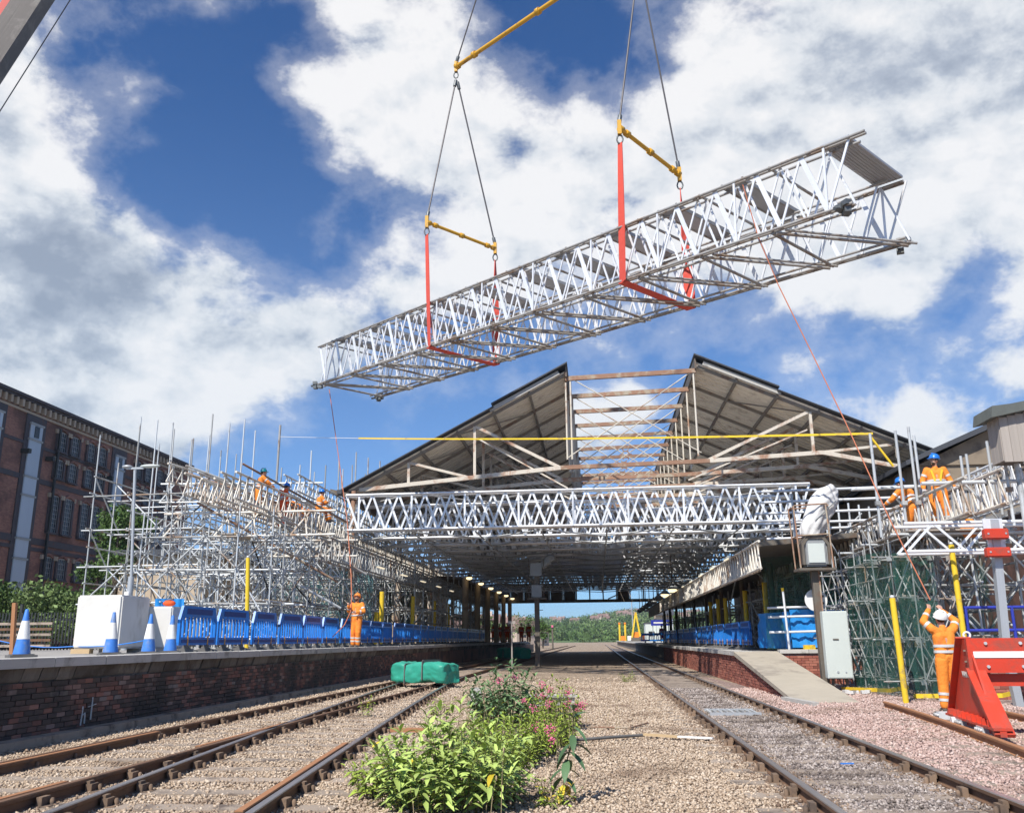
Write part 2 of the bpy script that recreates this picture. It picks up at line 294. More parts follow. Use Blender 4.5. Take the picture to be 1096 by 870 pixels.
class MB:
    """collects shapes into one mesh"""
    def __init__(s): s.v = []; s.f = []; s.sm = []
    def add(s, vs, fs, smooth=False):
        o = len(s.v); s.v += [tuple(q) for q in vs]; s.f += [tuple(i+o for i in f) for f in fs]; s.sm += [smooth]*len(fs)
    def box(s, c, size, rz=0, M4=None, taper=None):
        c = V(c); cs, sn = math.cos(rz), math.sin(rz); vs = []
        for x in (-.5, .5):
            for y in (-.5, .5):
                for z in (-.5, .5):
                    tx = taper if (taper and z > 0) else 1
                    p = V(x*size[0]*tx, y*size[1]*tx, z*size[2]); p = V(p.x*cs-p.y*sn, p.x*sn+p.y*cs, p.z)
                    vs.append((M4 @ p if M4 else p)+c)
        s.add(vs, [(0, 1, 3, 2), (4, 6, 7, 5), (0, 4, 5, 1), (2, 3, 7, 6), (0, 2, 6, 4), (1, 5, 7, 3)])
    def bar(s, a, b, wx, wy, up=Vector((0, 0, 1))):
        m, L = frame_mat(V(a), V(b), up)
        vs = [m @ V(x*wx, y*wy, z*L) for x in (-.5, .5) for y in (-.5, .5) for z in (0, 1)]
        s.add(vs, [(0, 1, 3, 2), (4, 6, 7, 5), (0, 4, 5, 1), (2, 3, 7, 6), (0, 2, 6, 4), (1, 5, 7, 3)])
    def tube(s, a, b, r, n=6, r2=None):
        m, L = frame_mat(V(a), V(b)); r2 = r if r2 is None else r2
        vs = [m @ V(math.cos(2*math.pi*i/n)*q, math.sin(2*math.pi*i/n)*q, z*L) for z, q in ((0, r), (1, r2)) for i in range(n)]
        s.add(vs, [(i, (i+1) % n, n+(i+1) % n, n+i) for i in range(n)], True); s.add(vs, [tuple(range(n))[::-1], tuple(range(n, 2*n))])
    def prism(s, poly, a, b, axis='y'):
        """poly of 2-D points extruded along an axis from a to b"""
        n = len(poly); mk = {'y': lambda p, t: (p[0], t, p[1]), 'x': lambda p, t: (t, p[0], p[1]), 'z': lambda p, t: (p[0], p[1], t)}[axis]
        vs = [mk(p, t) for t in (a, b) for p in poly]
        s.add(vs, [(i, (i+1) % n, n+(i+1) % n, n+i) for i in range(n)]+[tuple(range(n))[::-1], tuple(range(n, 2*n))])
    def lathe(s, prof, c=(0, 0, 0), n=16, sq=1.0):
        vs = []; c = V(c)
        for r, z in prof:
            for i in range(n):
                a = 2*math.pi*i/n; vs.append(c+V(r*math.cos(a), r*math.sin(a)*sq, z))
        k = len(prof)
        fs = [(j*n+i, j*n+(i+1) % n, (j+1)*n+(i+1) % n, (j+1)*n+i) for j in range(k-1) for i in range(n)]
        s.add(vs, fs, True); s.add(vs, [tuple(range(n))[::-1], tuple(range((k-1)*n, k*n))])
    def ell(s, c, r, n=10, m=6):
        prof = [(max(.001, math.sin(math.pi*j/m)), -math.cos(math.pi*j/m)) for j in range(m+1)]
        vs = [(c[0]+p*r[0]*math.cos(2*math.pi*i/n), c[1]+p*r[1]*math.sin(2*math.pi*i/n), c[2]+z*r[2]) for p, z in prof for i in range(n)]
        s.add(vs, [(j*n+i, j*n+(i+1) % n, (j+1)*n+(i+1) % n, (j+1)*n+i) for j in range(m) for i in range(n)], True)
    def mesh(s, name, m, off=None):
        v = s.v if off is None else [(a-off[0], b-off[1], c-off[2]) for a, b, c in s.v]
        me = bpy.data.meshes.new(name); me.from_pydata(v, [], s.f); me.materials.append(m); me.polygons.foreach_set('use_smooth', s.sm)
        bmx = bmesh.new(); bmx.from_mesh(me); bmesh.ops.recalc_face_normals(bmx, faces=bmx.faces); bmx.to_mesh(me); bmx.free(); return me
def link(name, me, parent=None, Mx=None):
    o = bpy.data.objects.new(name, me); COL.objects.link(o)
    if parent is not None: o.parent = parent
    if Mx is not None: o.matrix_local = Mx
    return o
class Thing:
    """an Empty at the thing's base; children are given in world coordinates and stored relative to it"""
    def __init__(s, name, label=None, cat=None, loc=(0, 0, 0), group=None, kind=None, rz=0):
        s.o = bpy.data.objects.new(name, None); COL.objects.link(s.o); s.loc = V(loc); s.o.location = s.loc; s.o.rotation_euler = (0, 0, rz)
        s.o.empty_display_size = .2; s.inv = Matrix.Translation(-s.loc)
        if label: s.o['label'] = label
        if cat: s.o['category'] = cat
        if group: s.o['group'] = group
        if kind: s.o['kind'] = kind
    def par(s, p): return p if p is not None else s.o
    def mb(s, name, mb, m, parent=None, kind=None, label=None):
        o = link(name, mb.mesh(name, m, s.loc), s.par(parent))
        if kind: o['kind'] = kind
        if label: o['label'] = label
        return o
    def tube(s, name, a, b, r, m, parent=None, n=8):
        fm, L = frame_mat(V(a), V(b)); return link(name, unit_cyl(m, n), s.par(parent), s.inv @ fm @ Matrix.Diagonal((r, r, L, 1)))
    def bar(s, name, a, b, wx, wy, m, parent=None, up=Vector((0, 0, 1))):
        fm, L = frame_mat(V(a), V(b), up)
        return link(name, unit_box(m), s.par(parent), s.inv @ fm @ Matrix.Translation((0, 0, L/2)) @ Matrix.Diagonal((wx, wy, L, 1)))
    def box(s, name, c, size, m, parent=None, rz=0):
        return link(name, unit_box(m), s.par(parent), s.inv @ Matrix.Translation(V(c)) @ Matrix.Rotation(rz, 4, 'Z') @ Matrix.Diagonal((*size, 1)))
def copy_tree(o, parent=None):
    c = o.copy(); COL.objects.link(c); c.parent = parent
    for ch in [q for q in o.children]: copy_tree(ch, c)
    return c
def single(name, mb, m, label=None, cat=None, loc=(0, 0, 0), group=None, kind=None):
    o = link(name, mb.mesh(name, m, loc)); o.location = loc
    if label: o['label'] = label
    if cat: o['category'] = cat
    if group: o['group'] = group
    if kind: o['kind'] = kind
    return o
def path_tube(mb, pts, r, n=6):
    for a, b in zip(pts, pts[1:]): mb.tube(a, b, r, n)
def sag(a, b, s, n=10): return [V(a).lerp(V(b), t/n)-V(0, 0, s*4*(t/n)*(1-t/n)) for t in range(n+1)]
ORD = ['nearest', 'second', 'third', 'fourth', 'fifth', 'sixth', 'seventh', 'eighth', 'ninth', 'tenth', 'eleventh', 'twelfth', 'thirteenth', 'fourteenth', 'fifteenth', 'sixteenth', 'seventeenth', 'eighteenth', 'nineteenth', 'twentieth', 'twenty-first', 'twenty-second', 'twenty-third', 'twenty-fourth', 'twenty-fifth', 'twenty-sixth']
# ================================================================== SETTING
PL, PR, HL, HR = -8.0, 4.2, 1.15, 0.95          # platform edges and heights
mb = MB(); mb.add([(-3000, -300, 0), (3000, -300, 0), (3000, 4000, 0), (-3000, 4000, 0)], [(0, 1, 2, 3)])
single('ground', mb, M['ground'], kind='structure')
def sheet(name, poly, z, m):
    mb = MB(); mb.add([(x, y, z) for x, y in poly], [tuple(range(len(poly)))]); return single(name, mb, m, kind='structure')
sheet('track_bed', [(1.55, -10), (3.3, -10), (3.3, 140), (1.55, 140)], .006, M['grounddark'])
sheet('pink_ballast', [(3.3, -10), (16, -10), (16, 28.3), (4.2, 28.3), (3.3, 40)], .006, M['groundpink'])
# left platform: body, coving, coping stones, brick face
lp = Thing('platform', loc=(PL, 30, 0), kind='structure')
mb = MB(); mb.box(((PL-.3-24)/2-.15, 50, HL/2-.06), (abs(-24-PL)-.3, 130, HL-.12)); lp.mb('platform_core', mb, M['mortar'])
mb = MB(); mb.add([(PL-.52, -15, HL-.01), (-24, -15, HL-.01), (-24, 115, HL-.01), (PL-.52, 115, HL-.01)], [(0, 3, 2, 1)]); lp.mb('platform_surface', mb, M['plat'])
mb = MB(); mb.box((PL-.2, 50, .42), (.3, 130, .84)); lp.mb('mortar_backing', mb, M['mortar'])
def coping_run(t, x, y0, y1, z, w, step, side, n_ind=300):
    y = y0; k = 0
    while y < y1:
        L = step*random.uniform(.85, 1.15)
        t.box('coping_stone', (x+side*w/2+random.uniform(-.012, .012), y+L/2, z-.055+random.uniform(-.004, .004)), (w, L-.014, .13), M['coping']); y += L
coping_run(lp, PL+.14, -4, 104, HL+.004, .66, 1.35, -1)
# curved corbel course under the coping: separate sooty stones, each with its own slight overhang
y = 2.0
prof = [(0, .83), (.03, .84), (.055, .88), (.07, .95), (.10, 1.03), (.115, 1.078), (-.1, 1.078), (-.1, .83)]
corbel = MB(); corbel.prism([(a, b) for a, b in prof], 0, 1); cme = corbel.mesh('corbel_stone', M['copeface'])
while y < 100:
    L = random.uniform(.38, .62)
    link('corbel_stone', cme, lp.o, lp.inv @ Matrix.Translation((PL-.06+random.uniform(-.025, .02), y, random.uniform(-.008, .008))) @ Matrix.Diagonal((1, L-.02, 1, 1))); y += L
# bricks: those near enough to pick apart are pieces of their own
def brick_pos(y0, y1, rows, z0, bw=.225, rh=.075):
    for r in range(rows):
        y = y0-(bw/2 if r % 2 else 0)
        while y < y1: yield y+bw/2, z0+r*rh+rh/2; y += bw
for y, z in brick_pos(10.9, 16.7, 11, .005): lp.box('brick', (PL-.045+random.uniform(-.012, .008), y, z), (.10, .213, .065), M['brick'])
mb = MB()
for y, z in brick_pos(16.7, 40, 11, .005): mb.box((PL-.045+random.uniform(-.012, .008), y, z), (.10, .213, .065))
for y, z in brick_pos(4, 10.7, 11, .005): mb.box((PL-.045+random.uniform(-.012, .008), y, z), (.10, .213, .065))
lp.mb('brickwork', mb, M['brickst'], kind='stuff')
mb = MB(); mb.box((PL-.05, 74, .42), (.06, 68, .83)); lp.mb('wall_far', mb, M['brickst'])
mb = MB(); mb.box((PL+.14, 45, .05), (.26, 100, .11)); lp.mb('concrete_footing', mb, M['sleeper'])
# chalk mark on the wall
mb = MB(); mx = PL+.014; cy_, cz_ = at(86, 776, x=mx).y, at(86, 776, x=mx).z
for a, b in (((12.35, .34), (12.37, .62)), ((12.36, .48), (12.44, .52)), ((12.44, .52), (12.45, .36)), ((12.62, .40), (12.62, .74)), ((12.52, .60), (12.74, .63))): mb.bar((mx, a[0]-12.35+cy_, a[1]-.34+cz_), (mx, b[0]-12.35+cy_, b[1]-.34+cz_), .022, .004)
lp.mb('chalk_mark', mb, M['white'])
# right platform
rp = Thing('platform', loc=(PR, 40, 0), kind='structure')
mb = MB(); mb.box(((PR+14)/2+.2, 119.5, HR/2-.01), (14-PR-.2, 182, HR-.02)); mb.box((11.4, 24.9, HR/2-.01), (6.6, 7.2, HR-.02)); rp.mb('platform_surface', mb, M['plat'])
coping_run(rp, PR-.06, 28.6, 210, HR+.004, .55, 1.2, 1)
mb = MB()
for y, z in brick_pos(28.6, 60, 11, .0): mb.box((PR+.06+random.uniform(-.01, .01), y, z), (.10, .213, .065))
for r in range(11):
    x = 5.5-(.11 if r % 2 else 0)
    while x < 8.2: mb.box((x+.11, 28.47+random.uniform(-.008, .008), r*.075+.0375), (.213, .1, .065)); x += .225
    x = 8.15-(.11 if r % 2 else 0)
    while x < 14.5: mb.box((x+.11, 21.25+random.uniform(-.008, .008), r*.075+.0375), (.213, .1, .065)); x += .225
rp.mb('brickwork', mb, M['redbrick'], kind='stuff')
for x0, x1, y in ((5.45, 8.1, 28.5), (8.1, 14.6, 21.3)):
    x = x0
    while x < x1-.1:
        L = min(.85, x1-x); rp.box('coping_stone', (x+L/2, y+.1, HR+.0), (L-.012, .42, .11), M['coping']); x += L
mb = MB(); mb.box((PR+.18, 135, .42), (.06, 150, .83)); rp.mb('wall_far', mb, M['mortar'])
M['rampc'] = mat('worn_tan_concrete', (.42, .37, .29), .9, 0, .15, 2, dark=(.30, .26, .21), darkamt=.5, bump=.3, bscale=30)
# ramp down to the track
rm = Thing('ramp', loc=(4.8, 24, 0), kind='structure')
mb = MB(); x0, x1 = 4.12, 5.42
mb.prism([(28.7, HR+.006), (20.2, .03), (20.2, -.05), (28.7, HR-.12)], x0, x1, 'x'); rm.mb('ramp_slab', mb, M['rampc'])
mb = MB()
for r in range(11):
    z = r*.075+.0375; ymin = 20.2+8.5*(z+.10)/HR+.35
    y = ymin-(.11 if r % 2 else 0)
    while y < 28.6: mb.box((4.24+random.uniform(-.01, .01), y+.11, z), (.10, .213, .065)); mb.box((5.33, y+.11, z), (.10, .213, .065)); y += .225
rm.mb('brickwork', mb, M['redbrick'], kind='stuff')
mb = MB(); mb.prism([(28.7, HR-.13), (21.2, .0), (28.7, 0)], 4.32, 5.25, 'x'); rm.mb('ramp_core', mb, M['mortar'])
# yard behind the left platform
mb = MB(); mb.box((-44, 60, .5), (40, 190, .98)); single('yard_ground', mb, M['plat'], kind='structure')

# ------------------------------------------------------------------ railway tracks
def rail_mesh(pts, name, t, mh, mw, zt=.125):
    """bullhead rail following pts; the worn head is a strip of its own"""
    prof = [(-.035, -.13), (.035, -.13), (.035, -.105), (.012, -.095), (.012, -.04), (.034, -.03), (.036, -.004), (-.036, -.004), (-.034, -.03), (-.012, -.04), (-.012, -.095), (-.035, -.105)]
    def sweep(prof, m, nm, par=None):
        b = MB(); vs = []; n = len(prof); P = [V(p) for p in pts]
        for i, p in enumerate(P):
            d = (P[min(i+1, len(P)-1)]-P[max(i-1, 0)]).normalized(); s = V(d.y, -d.x, 0)
            vs += [p+s*x+V(0, 0, zt+z) for x, z in prof]
        fs = [(j*n+i, j*n+(i+1) % n, (j+1)*n+(i+1) % n, (j+1)*n+i) for j in range(len(P)-1) for i in range(n)]
        b.add(vs, fs+[tuple(range(n))[::-1], tuple(range((len(P)-1)*n, len(P)*n))]); return t.mb(nm, b, m, par)
    r = sweep(prof, mw, name); sweep([(-.034, -.004), (.034, -.004), (.030, .004), (-.030, .004)], mh, 'rail_head', r)
def chair_mesh():
    b = MB(); b.box((0, 0, .012), (.34, .17, .024)); b.box((-.075, 0, .055), (.05, .13, .075)); b.box((.075, 0, .05), (.06, .13, .07)); b.box((.052, 0, .085), (.045, .09, .05))
    for x in (-.13, .13): b.lathe([(.022, 0), (.022, .04), (.012, .055)], (x, .045*(1 if x > 0 else -1), .02), 6)
    return b.mesh('rail_chair', M['chair'])
CH = chair_mesh()
def track(xL, xR, y0, y1, step, t, mh, ychair=34, ysl=46):
    for fx in (xL, xR):
        pts = []; y = y0
        while y <= y1: pts.append((fx(y), y, 0)); y += (1.0 if y < 40 else 4)
        rail_mesh(pts, 'rail', t, mh, M['rail_rust'])
    y = max(y0, 4.0)
    while y < ysl:
        a, c = xL(y), xR(y)
        t.box('sleeper', ((a+c)/2+random.uniform(-.03, .03), y, -.052), (c-a+1.0, .25, .14), M['sleeper'], rz=random.uniform(-.012, .012))
        if y < ychair:
            for x in (a, c): link('rail_chair', CH, t.o, t.inv @ Matrix.Translation((x, y, .0)) @ Matrix.Rotation(random.choice((0, math.pi))+random.uniform(-.03, .03), 4, 'Z'))
        y += step
tr = Thing('railway_track', loc=(2.42, 20, 0), kind='structure')
track(lambda y: 1.72, lambda y: 3.16, -3, 230, .76, tr, M['rail_top'])
A_ = lambda y: -6.45
C_ = lambda y: -4.85
B_ = lambda y: min(-3.9+.0, -6.42+2.65*max(0., 1-(y-3)/31)**1.25)
D_ = lambda y: B_(y)+1.56+.05*max(0, min(1, (y-25)/10))
tl = Thing('railway_track', loc=(-5.6, 20, 0), kind='structure')
track(A_, C_, -3, 200, .76, tl, M['rail_rust'], 30)
t2 = Thing('railway_turnout', loc=(-4, 12, 0), kind='structure')
track(B_, D_, -3, 33.5, .76, t2, M['rail_top'], 30, 30)
# crossing: check rails and wing rails beside the running rails
for f, a, b, dx in ((A_, 9, 13, .1), (C_, 7.2, 8.4, -.1), (D_, 7.0, 11.6, -.1), (C_, 11.2, 14.5, -.09)):
    rail_mesh([(f(y)+dx, y, 0) for y in np.linspace(a, b, 5)], 'check_rail', t2, M['rail_orange'], M['rail_rust'])
sd_ = Thing('siding_track', loc=(6, 14, 0), kind='structure')
for dx in (0, 1.44):
    rail_mesh([(5.55+dx-.075*(18.9-y)-.004*(18.9-y)**2, y, 0) for y in np.linspace(18.9, 4, 12)], 'rail', sd_, M['rail_orange'], M['rail_orange'])
y = 18.4
while y > 6: sd_.box('sleeper', (6.2-.075*(18.9-y)-.004*(18.9-y)**2, y, -.05), (2.5, .25, .14), M['sleeper']); y -= .76
# track drain cover and loose boards between the right-hand rails
g = Thing('drain_grille', 'flat metal grille lying between the right hand rails near the ramp', 'grille', (2.4, 17.6, .02))
g.box('frame', (2.4, 17.9, .045), (.9, .06, .05), M['post']); g.box('frame', (2.4, 17.0, .045), (.9, .06, .05), M['post'])
for i in range(9): g.box('bar', (2.0+i*.1, 17.45, .045), (.04, .86, .03), M['galvdull'])
# ------------------------------------------------------------------ ballast stones: real geometry in the foreground
def stones(name, n, region, m, smin=.022, smax=.05, ynear=5.2, yfar=22, pw=2.0):
    u = rng.random(n); y = ynear*(yfar/ynear)**(u**1.0) if pw else rng.uniform(ynear, yfar, n)
    lo, hi = region; x = rng.uniform(0, 1, n)*(hi-lo)+lo
    s = rng.uniform(smin, smax, n)*(.8+.03*y)
    base = np.array([(1, 0, 0), (-1, 0, 0), (0, 1, 0), (0, -1, 0), (0, 0, 1), (0, 0, -1)], float)
    fcs = np.array([(0, 2, 4), (2, 1, 4), (1, 3, 4), (3, 0, 4), (2, 0, 5), (1, 2, 5), (3, 1, 5), (0, 3, 5)])
    q = rng.normal(size=(n, 4)); q /= np.linalg.norm(q, axis=1)[:, None]; a, b, c, d = q.T
    Rm = np.stack([1-2*(c*c+d*d), 2*(b*c-a*d), 2*(b*d+a*c), 2*(b*c+a*d), 1-2*(b*b+d*d), 2*(c*d-a*b), 2*(b*d-a*c), 2*(c*d+a*b), 1-2*(b*b+c*c)], 1).reshape(n, 3, 3)
    v = base[None]*rng.uniform(.65, 1.3, (n, 6, 1))*np.array([1, .8, .62]); v = np.einsum('nij,nkj->nki', Rm, v)*s[:, None, None]
    v[:, :, 2] *= .8
    z = rng.uniform(-.2, .75, n)*s
    v += np.stack([x, y, z], 1)[:, None]
    me = bpy.data.meshes.new(name); F = (fcs[None]+np.arange(n)[:, None, None]*6).reshape(-1)
    me.vertices.add(n*6); me.vertices.foreach_set('co', v.reshape(-1)); me.loops.add(len(F)); me.loops.foreach_set('vertex_index', F)
    me.polygons.add(n*8); me.polygons.foreach_set('loop_start', np.arange(n*8)*3); me.update(calc_edges=True); me.materials.append(m)
    o = link(name, me); o['kind'] = 'stuff'; o['label'] = name.replace('_', ' ')+' of the track bed'; o['category'] = 'gravel'
stones('loose_beige_ballast', 150000, (-7.6, 1.6), M['stone'], .009, .024, yfar=30)
stones('coarse_beige_ballast', 7000, (-7.6, 1.6), M['stone'], .020, .034, yfar=34)
for xr, nm in ((-6.45, 'outer_left_rail'), (-4.85, 'inner_left_rail'), (1.72, 'right_track_left_rail'), (3.16, 'right_track_right_rail')): stones('rusty_ballast_by_'+nm, 7000, (xr-.30, xr+.30), M['stonebrown'], .010, .027, yfar=26)
stones('scattered_dark_ballast', 9000, (-4.5, 1.5), M['stonebrown'], .010, .022, yfar=30)
stones('dark_track_ballast', 34000, (1.78, 3.12), M['stonedark'], .010, .028, yfar=26)
stones('pink_track_ballast', 60000, (3.25, 8.2), M['stonepink'], .012, .032, 7, 26)

# ------------------------------------------------------------------ warehouse
FX = -39.0
def yat(px): return at(px, 520+0*px, x=FX).y
wh = Thing('warehouse', 'tall dark red brick warehouse with small paned windows and pale hoist bays', 'building', (FX-8, 66, 1))
y0, y1 = 46.0, 81.5
mb = MB(); mb.box((FX-9, (y0+y1)/2, 9.3), (18, y1-y0, 16.8)); wh.mb('wall', mb, M['facade'])
mb = MB(); mb.box((FX-9, (y0+y1)/2, 17.92), (18.8, y1-y0+.7, .20)); mb.box((FX-9, (y0+y1)/2, 17.74), (18.5, y1-y0+.5, .14)); wh.mb('cornice', mb, M['bluebrick'])
y = y0+.2
while y < y1: wh.box('cornice_corbel', (FX+.16, y, 17.38), (.28, .22, .50), M['lintel']); y += .62
mb = MB(); mb.box((FX-9, (y0+y1)/2, 16.98), (18.2, y1-y0+.2, .16)); wh.mb('string_course', mb, M['lintel'])
for z, h in ((12.5, .35), (8.3, .45), (7.75, .25), (4.9, .5), (14.85, .22)):
    mb = MB(); mb.box((FX+.02, (y0+y1)/2, z), (.1, y1-y0, h)); wh.mb('brick_band', mb, M['bluebrick'])
def window(t, y, w, z0, z1):
    """blue-brick surround standing proud, with pane, glazing bars, sill and arch set in it"""
    mb = MB()
    for sgn in (-1, 1): mb.box((FX+.07, y+sgn*(w/2+.09), (z0+z1)/2), (.16, .18, z1-z0+.1))
    mb.box((FX+.07, y, z0-.06), (.16, w+.36, .12)); fr = t.mb('window', mb, M['bluebrick'])
    t.box('pane', (FX+.008, y, (z0+z1)/2), (.03, w, z1-z0), M['glass'], fr)
    nb = 4; rows = max(4, int((z1-z0)/.32)); mbb = MB()
    for i in range(nb+1): mbb.box((FX+.035, y-w/2+w*i/nb, (z0+z1)/2), (.03, .028 if 0 < i < nb else .07, z1-z0))
    for i in range(rows+1): mbb.box((FX+.037, y, z0+(z1-z0)*i/rows), (.03, w, .028 if 0 < i < rows else .07))
    t.mb('sash', mbb, M['sash'], fr)
    t.box('sill', (FX+.14, y, z0-.10), (.26, w+.3, .11), M['bluebrick'], fr)
    k = MB(); pr_ = [(y-w/2-.16, z1+.02), (y-w/4, z1+.24), (y, z1+.31), (y+w/4, z1+.24), (y+w/2+.16, z1+.02), (y+w/2+.1, z1-.08), (y+w/4, z1+.09), (y, z1+.14), (y-w/4, z1+.09), (y-w/2-.1, z1-.08)]
    vs = [(FX+d, a, b) for d in (.03, .17) for a, b in pr_]; k.add(vs, [(i, (i+1) % 10, 10+(i+1) % 10, 10+i) for i in range(10)]+[(i, i+1, 8-i, 9-i) for i in range(4)]+[(10+i, 11+i, 18-i, 19-i) for i in range(4)])
    t.mb('arch', k, M['facade'], fr)
    for sgn in (-1, 1): t.box('springer', (FX+.085, y+sgn*(w/2+.2), z1-.02), (.17, .24, .30), M['lintel'], fr)
def hoist(t, yc, w):
    mb = MB(); mb.box((FX+.03, yc, 9.4), (.12, w+.9, 15)); t.mb('pier', mb, M['bluebrick'])
    zs = [1.2, 5.3, 7.0, 8.35, 11.3, 12.6, 15.2, 16.3]
    for a, b in zip(zs, zs[1:]):
        t.box('hoist_panel', (FX+.12, yc, (a+b)/2), (.10, w, b-a-.14), M['hoist'])
        t.box('lintel_beam', (FX+.16, yc, b-.02), (.14, w+.2, .13), M['sash'])
    t.box('loading_door', (FX+.2, yc, 15.75), (.04, .5, .8), M['glass'])
ws = [yat(59.5), yat(74.5), yat(92.5), yat(105)]
per = yat(124)-yat(29.5)
for k in (0, 1):
    for wy in ws:
        yy = wy+k*per
        if not (y0+1 < yy < y1-1): continue
        for z0, z1 in ((15.05, 16.45), (13.05, 14.4), (9.15, 11.75), (5.9, 7.35)): window(wh, yy, 1.02, z0, z1)
    hy = yat(29.5)+k*per
    if y0 < hy < y1: hoist(wh, hy, 1.35); wh.bar('downpipe', (FX+.2, hy+per*.235, 1), (FX+.2, hy+per*.235, 16.6), .16, .16, M['ironfence'])
hoist(wh, yat(-17), 1.3)
for yy in (yat(18.5), yat(46), yat(112)): wh.box('wall_bracket', (FX+.3, yy, 14.2), (.6, .3, .3), M['ironfence'])
mb = MB(); mb.box((FX-9, (y0+y1)/2, 18.0), (17, y1-y0-1, .1)); wh.mb('roof', mb, M['slate'])

# ------------------------------------------------------------------ vegetation
def leaf_cloud(name, centers, radii, n, size, m, parent_thing, squash=.6, gaps=.0, kind='stuff', up=.3):
    centers = np.array(centers, float); radii = np.array(radii, float); k = rng.integers(0, len(centers), n)
    d = rng.normal(size=(n, 3)); d /= np.linalg.norm(d, axis=1)[:, None]; rr = rng.random(n)**.33*(1+.18*rng.normal(size=n))
    p = centers[k]+d*(radii[k]*rr[:, None])*np.array([1, 1, squash])
    s = size*rng.uniform(.6, 1.4, n); t = rng.normal(size=(n, 3)); t[:, 2] += up; t /= np.linalg.norm(t, axis=1)[:, None]
    b = np.cross(t, rng.normal(size=(n, 3))); b /= np.linalg.norm(b, axis=1)[:, None]; nn = np.cross(t, b)
    q = np.stack([p, p+t*s[:, None]*.5+b*s[:, None]*.28+nn*s[:, None]*.08, p+t*s[:, None], p+t*s[:, None]*.5-b*s[:, None]*.28+nn*s[:, None]*.08], 1)
    if parent_thing is not None: q = q-np.array(parent_thing.loc)
    me = bpy.data.meshes.new(name); me.vertices.add(n*4); me.vertices.foreach_set('co', q.reshape(-1))
    me.loops.add(n*4); me.loops.foreach_set('vertex_index', np.arange(n*4)); me.polygons.add(n); me.polygons.foreach_set('loop_start', np.arange(n)*4); me.update(calc_edges=True)
    me.materials.append(m); o = link(name, me, parent_thing.o if parent_thing else None)
    if kind: o['kind'] = kind
    return o
def tree(label, x, y, z, h, r, m, name='tree', n=2600, ls=.28, group=None):
    t = Thing(name, label, 'tree', (x, y, z), group)
    mb = MB(); mb.tube((x, y, z), (x+.1*r, y, z+h*.55), .05*h*.6, 7, .03*h*.6)
    cs, rs = [], []
    for i in range(11):
        a = random.uniform(0, 6.28); q = random.uniform(.1, .72)*r; c = (x+q*math.cos(a), y+q*math.sin(a), z+h*random.uniform(.38, .86)); cs.append(c); rs.append([r*random.uniform(.25, .5)]*3)
        mb.tube((x+.05*r, y, z+h*random.uniform(.25, .5)), c, .018*h*.5, 5, .006*h*.5)
    t.mb('trunk', mb, m=M['bark']); leaf_cloud('crown', cs, rs, n, ls, m, t, .75)
for i, (px, yy, zz0, hh, rr, mm, nm, lb) in enumerate([
    (14, 44, 1, 3.1, 3.0, 'treeB', 'bush', 'pale green bush at the far left edge before the brick warehouse'),
    (52, 43, 1, 3.0, 2.6, 'treeB', 'bush', 'rounded pale green bush beside the white tank'),
    (85, 46, 1, 3.2, 2.2, 'treeA', 'bush', 'darker bush directly left of the scaffold tower'),
    (118, 50, 1, 9.2, 2.6, 'treeA', 'tree', 'slim green tree growing behind the left scaffold tower'),
    (150, 56, 1, 6.0, 3.0, 'treeB', 'tree', 'pale green tree low behind the scaffold tower and the lamp post'),
    (-40, 40, 1, 3.6, 3.0, 'treeA', 'bush', 'dark green bush outside the left edge near the warehouse')]):
    p = at(px, 650, y=yy); tree(lb, p.x, yy, zz0, hh, rr, M[mm], nm, 5200, .22)
# black palisade fence beside the yard
fn = Thing('palisade_fence', 'low black metal fence running behind the cones in front of the bushes', 'fence', (-24, 33, 1))
mb = MB()
for i in range(150): mb.box((-34+i*.13, 33, 1.75), (.05, .03, 1.55))
fn.mb('pales', mb, M['ironfence'], kind='stuff')
for z in (1.25, 2.25): fn.bar('fence_rail', (-34, 33.04, z), (-14.6, 33.04, z), .06, .05, M['ironfence'])
for i in range(9): fn.box('fence_post', (-34+i*2.4, 33.05, 1.9), (.1, .1, 1.9), M['ironfence'])
# ------------------------------------------------------------------ far hillside
hp = MB(); nx, ny = 60, 10; vs = []
for j in range(ny+1):
    for i in range(nx+1):
        x = -1500+3000*i/nx; t = j/ny; y = 420+900*t
        h = (25+5*math.sin(x*.006+1)+3.5*math.sin(x*.021)+2*math.sin(x*.05))*(math.sin(t*math.pi*.5)**1.2)
        vs.append((x, y, -.5+h))
hp.add(vs, [(j*(nx+1)+i, j*(nx+1)+i+1, (j+1)*(nx+1)+i+1, (j+1)*(nx+1)+i) for j in range(ny) for i in range(nx)], True)
M['hill'] = mat('hillside_grass', (.10, .16, .05), .9, 0, .35, .02, dark=(.055, .09, .035), darkamt=.8)
single('hill', hp, M['hill'], kind='structure')
def hz_(x, y):
    t = (y-420)/900; return -.5+(25+5*math.sin(x*.006+1)+3.5*math.sin(x*.021)+2*math.sin(x*.05))*(math.sin(t*math.pi*.5)**1.2)
cs, rs = [], []
for i in range(1500):
    y = random.uniform(425, 1300); x = random.uniform(-.20, .28)*y; r_ = random.uniform(2.5, 6); cs.append((x, y, hz_(x, y)+r_*.4)); rs.append((r_, r_, r_*.9))
a = leaf_cloud('woodland', cs[:1000], rs[:1000], 90000, 1.5, M['treeA'], None, .8); a['label'] = 'distant wooded hillside seen through the far end of the station'; a['category'] = 'woodland'
a = leaf_cloud('hedgerow_trees', cs[1000:], rs[1000:], 40000, 1.5, M['treeB'], None, .8); a['label'] = 'paler trees dotted over the distant hillside'; a['category'] = 'woodland'
M['housew'] = mat('far_house_wall', (.55, .45, .36), .9, 0, .1, .2, rnd=.25)
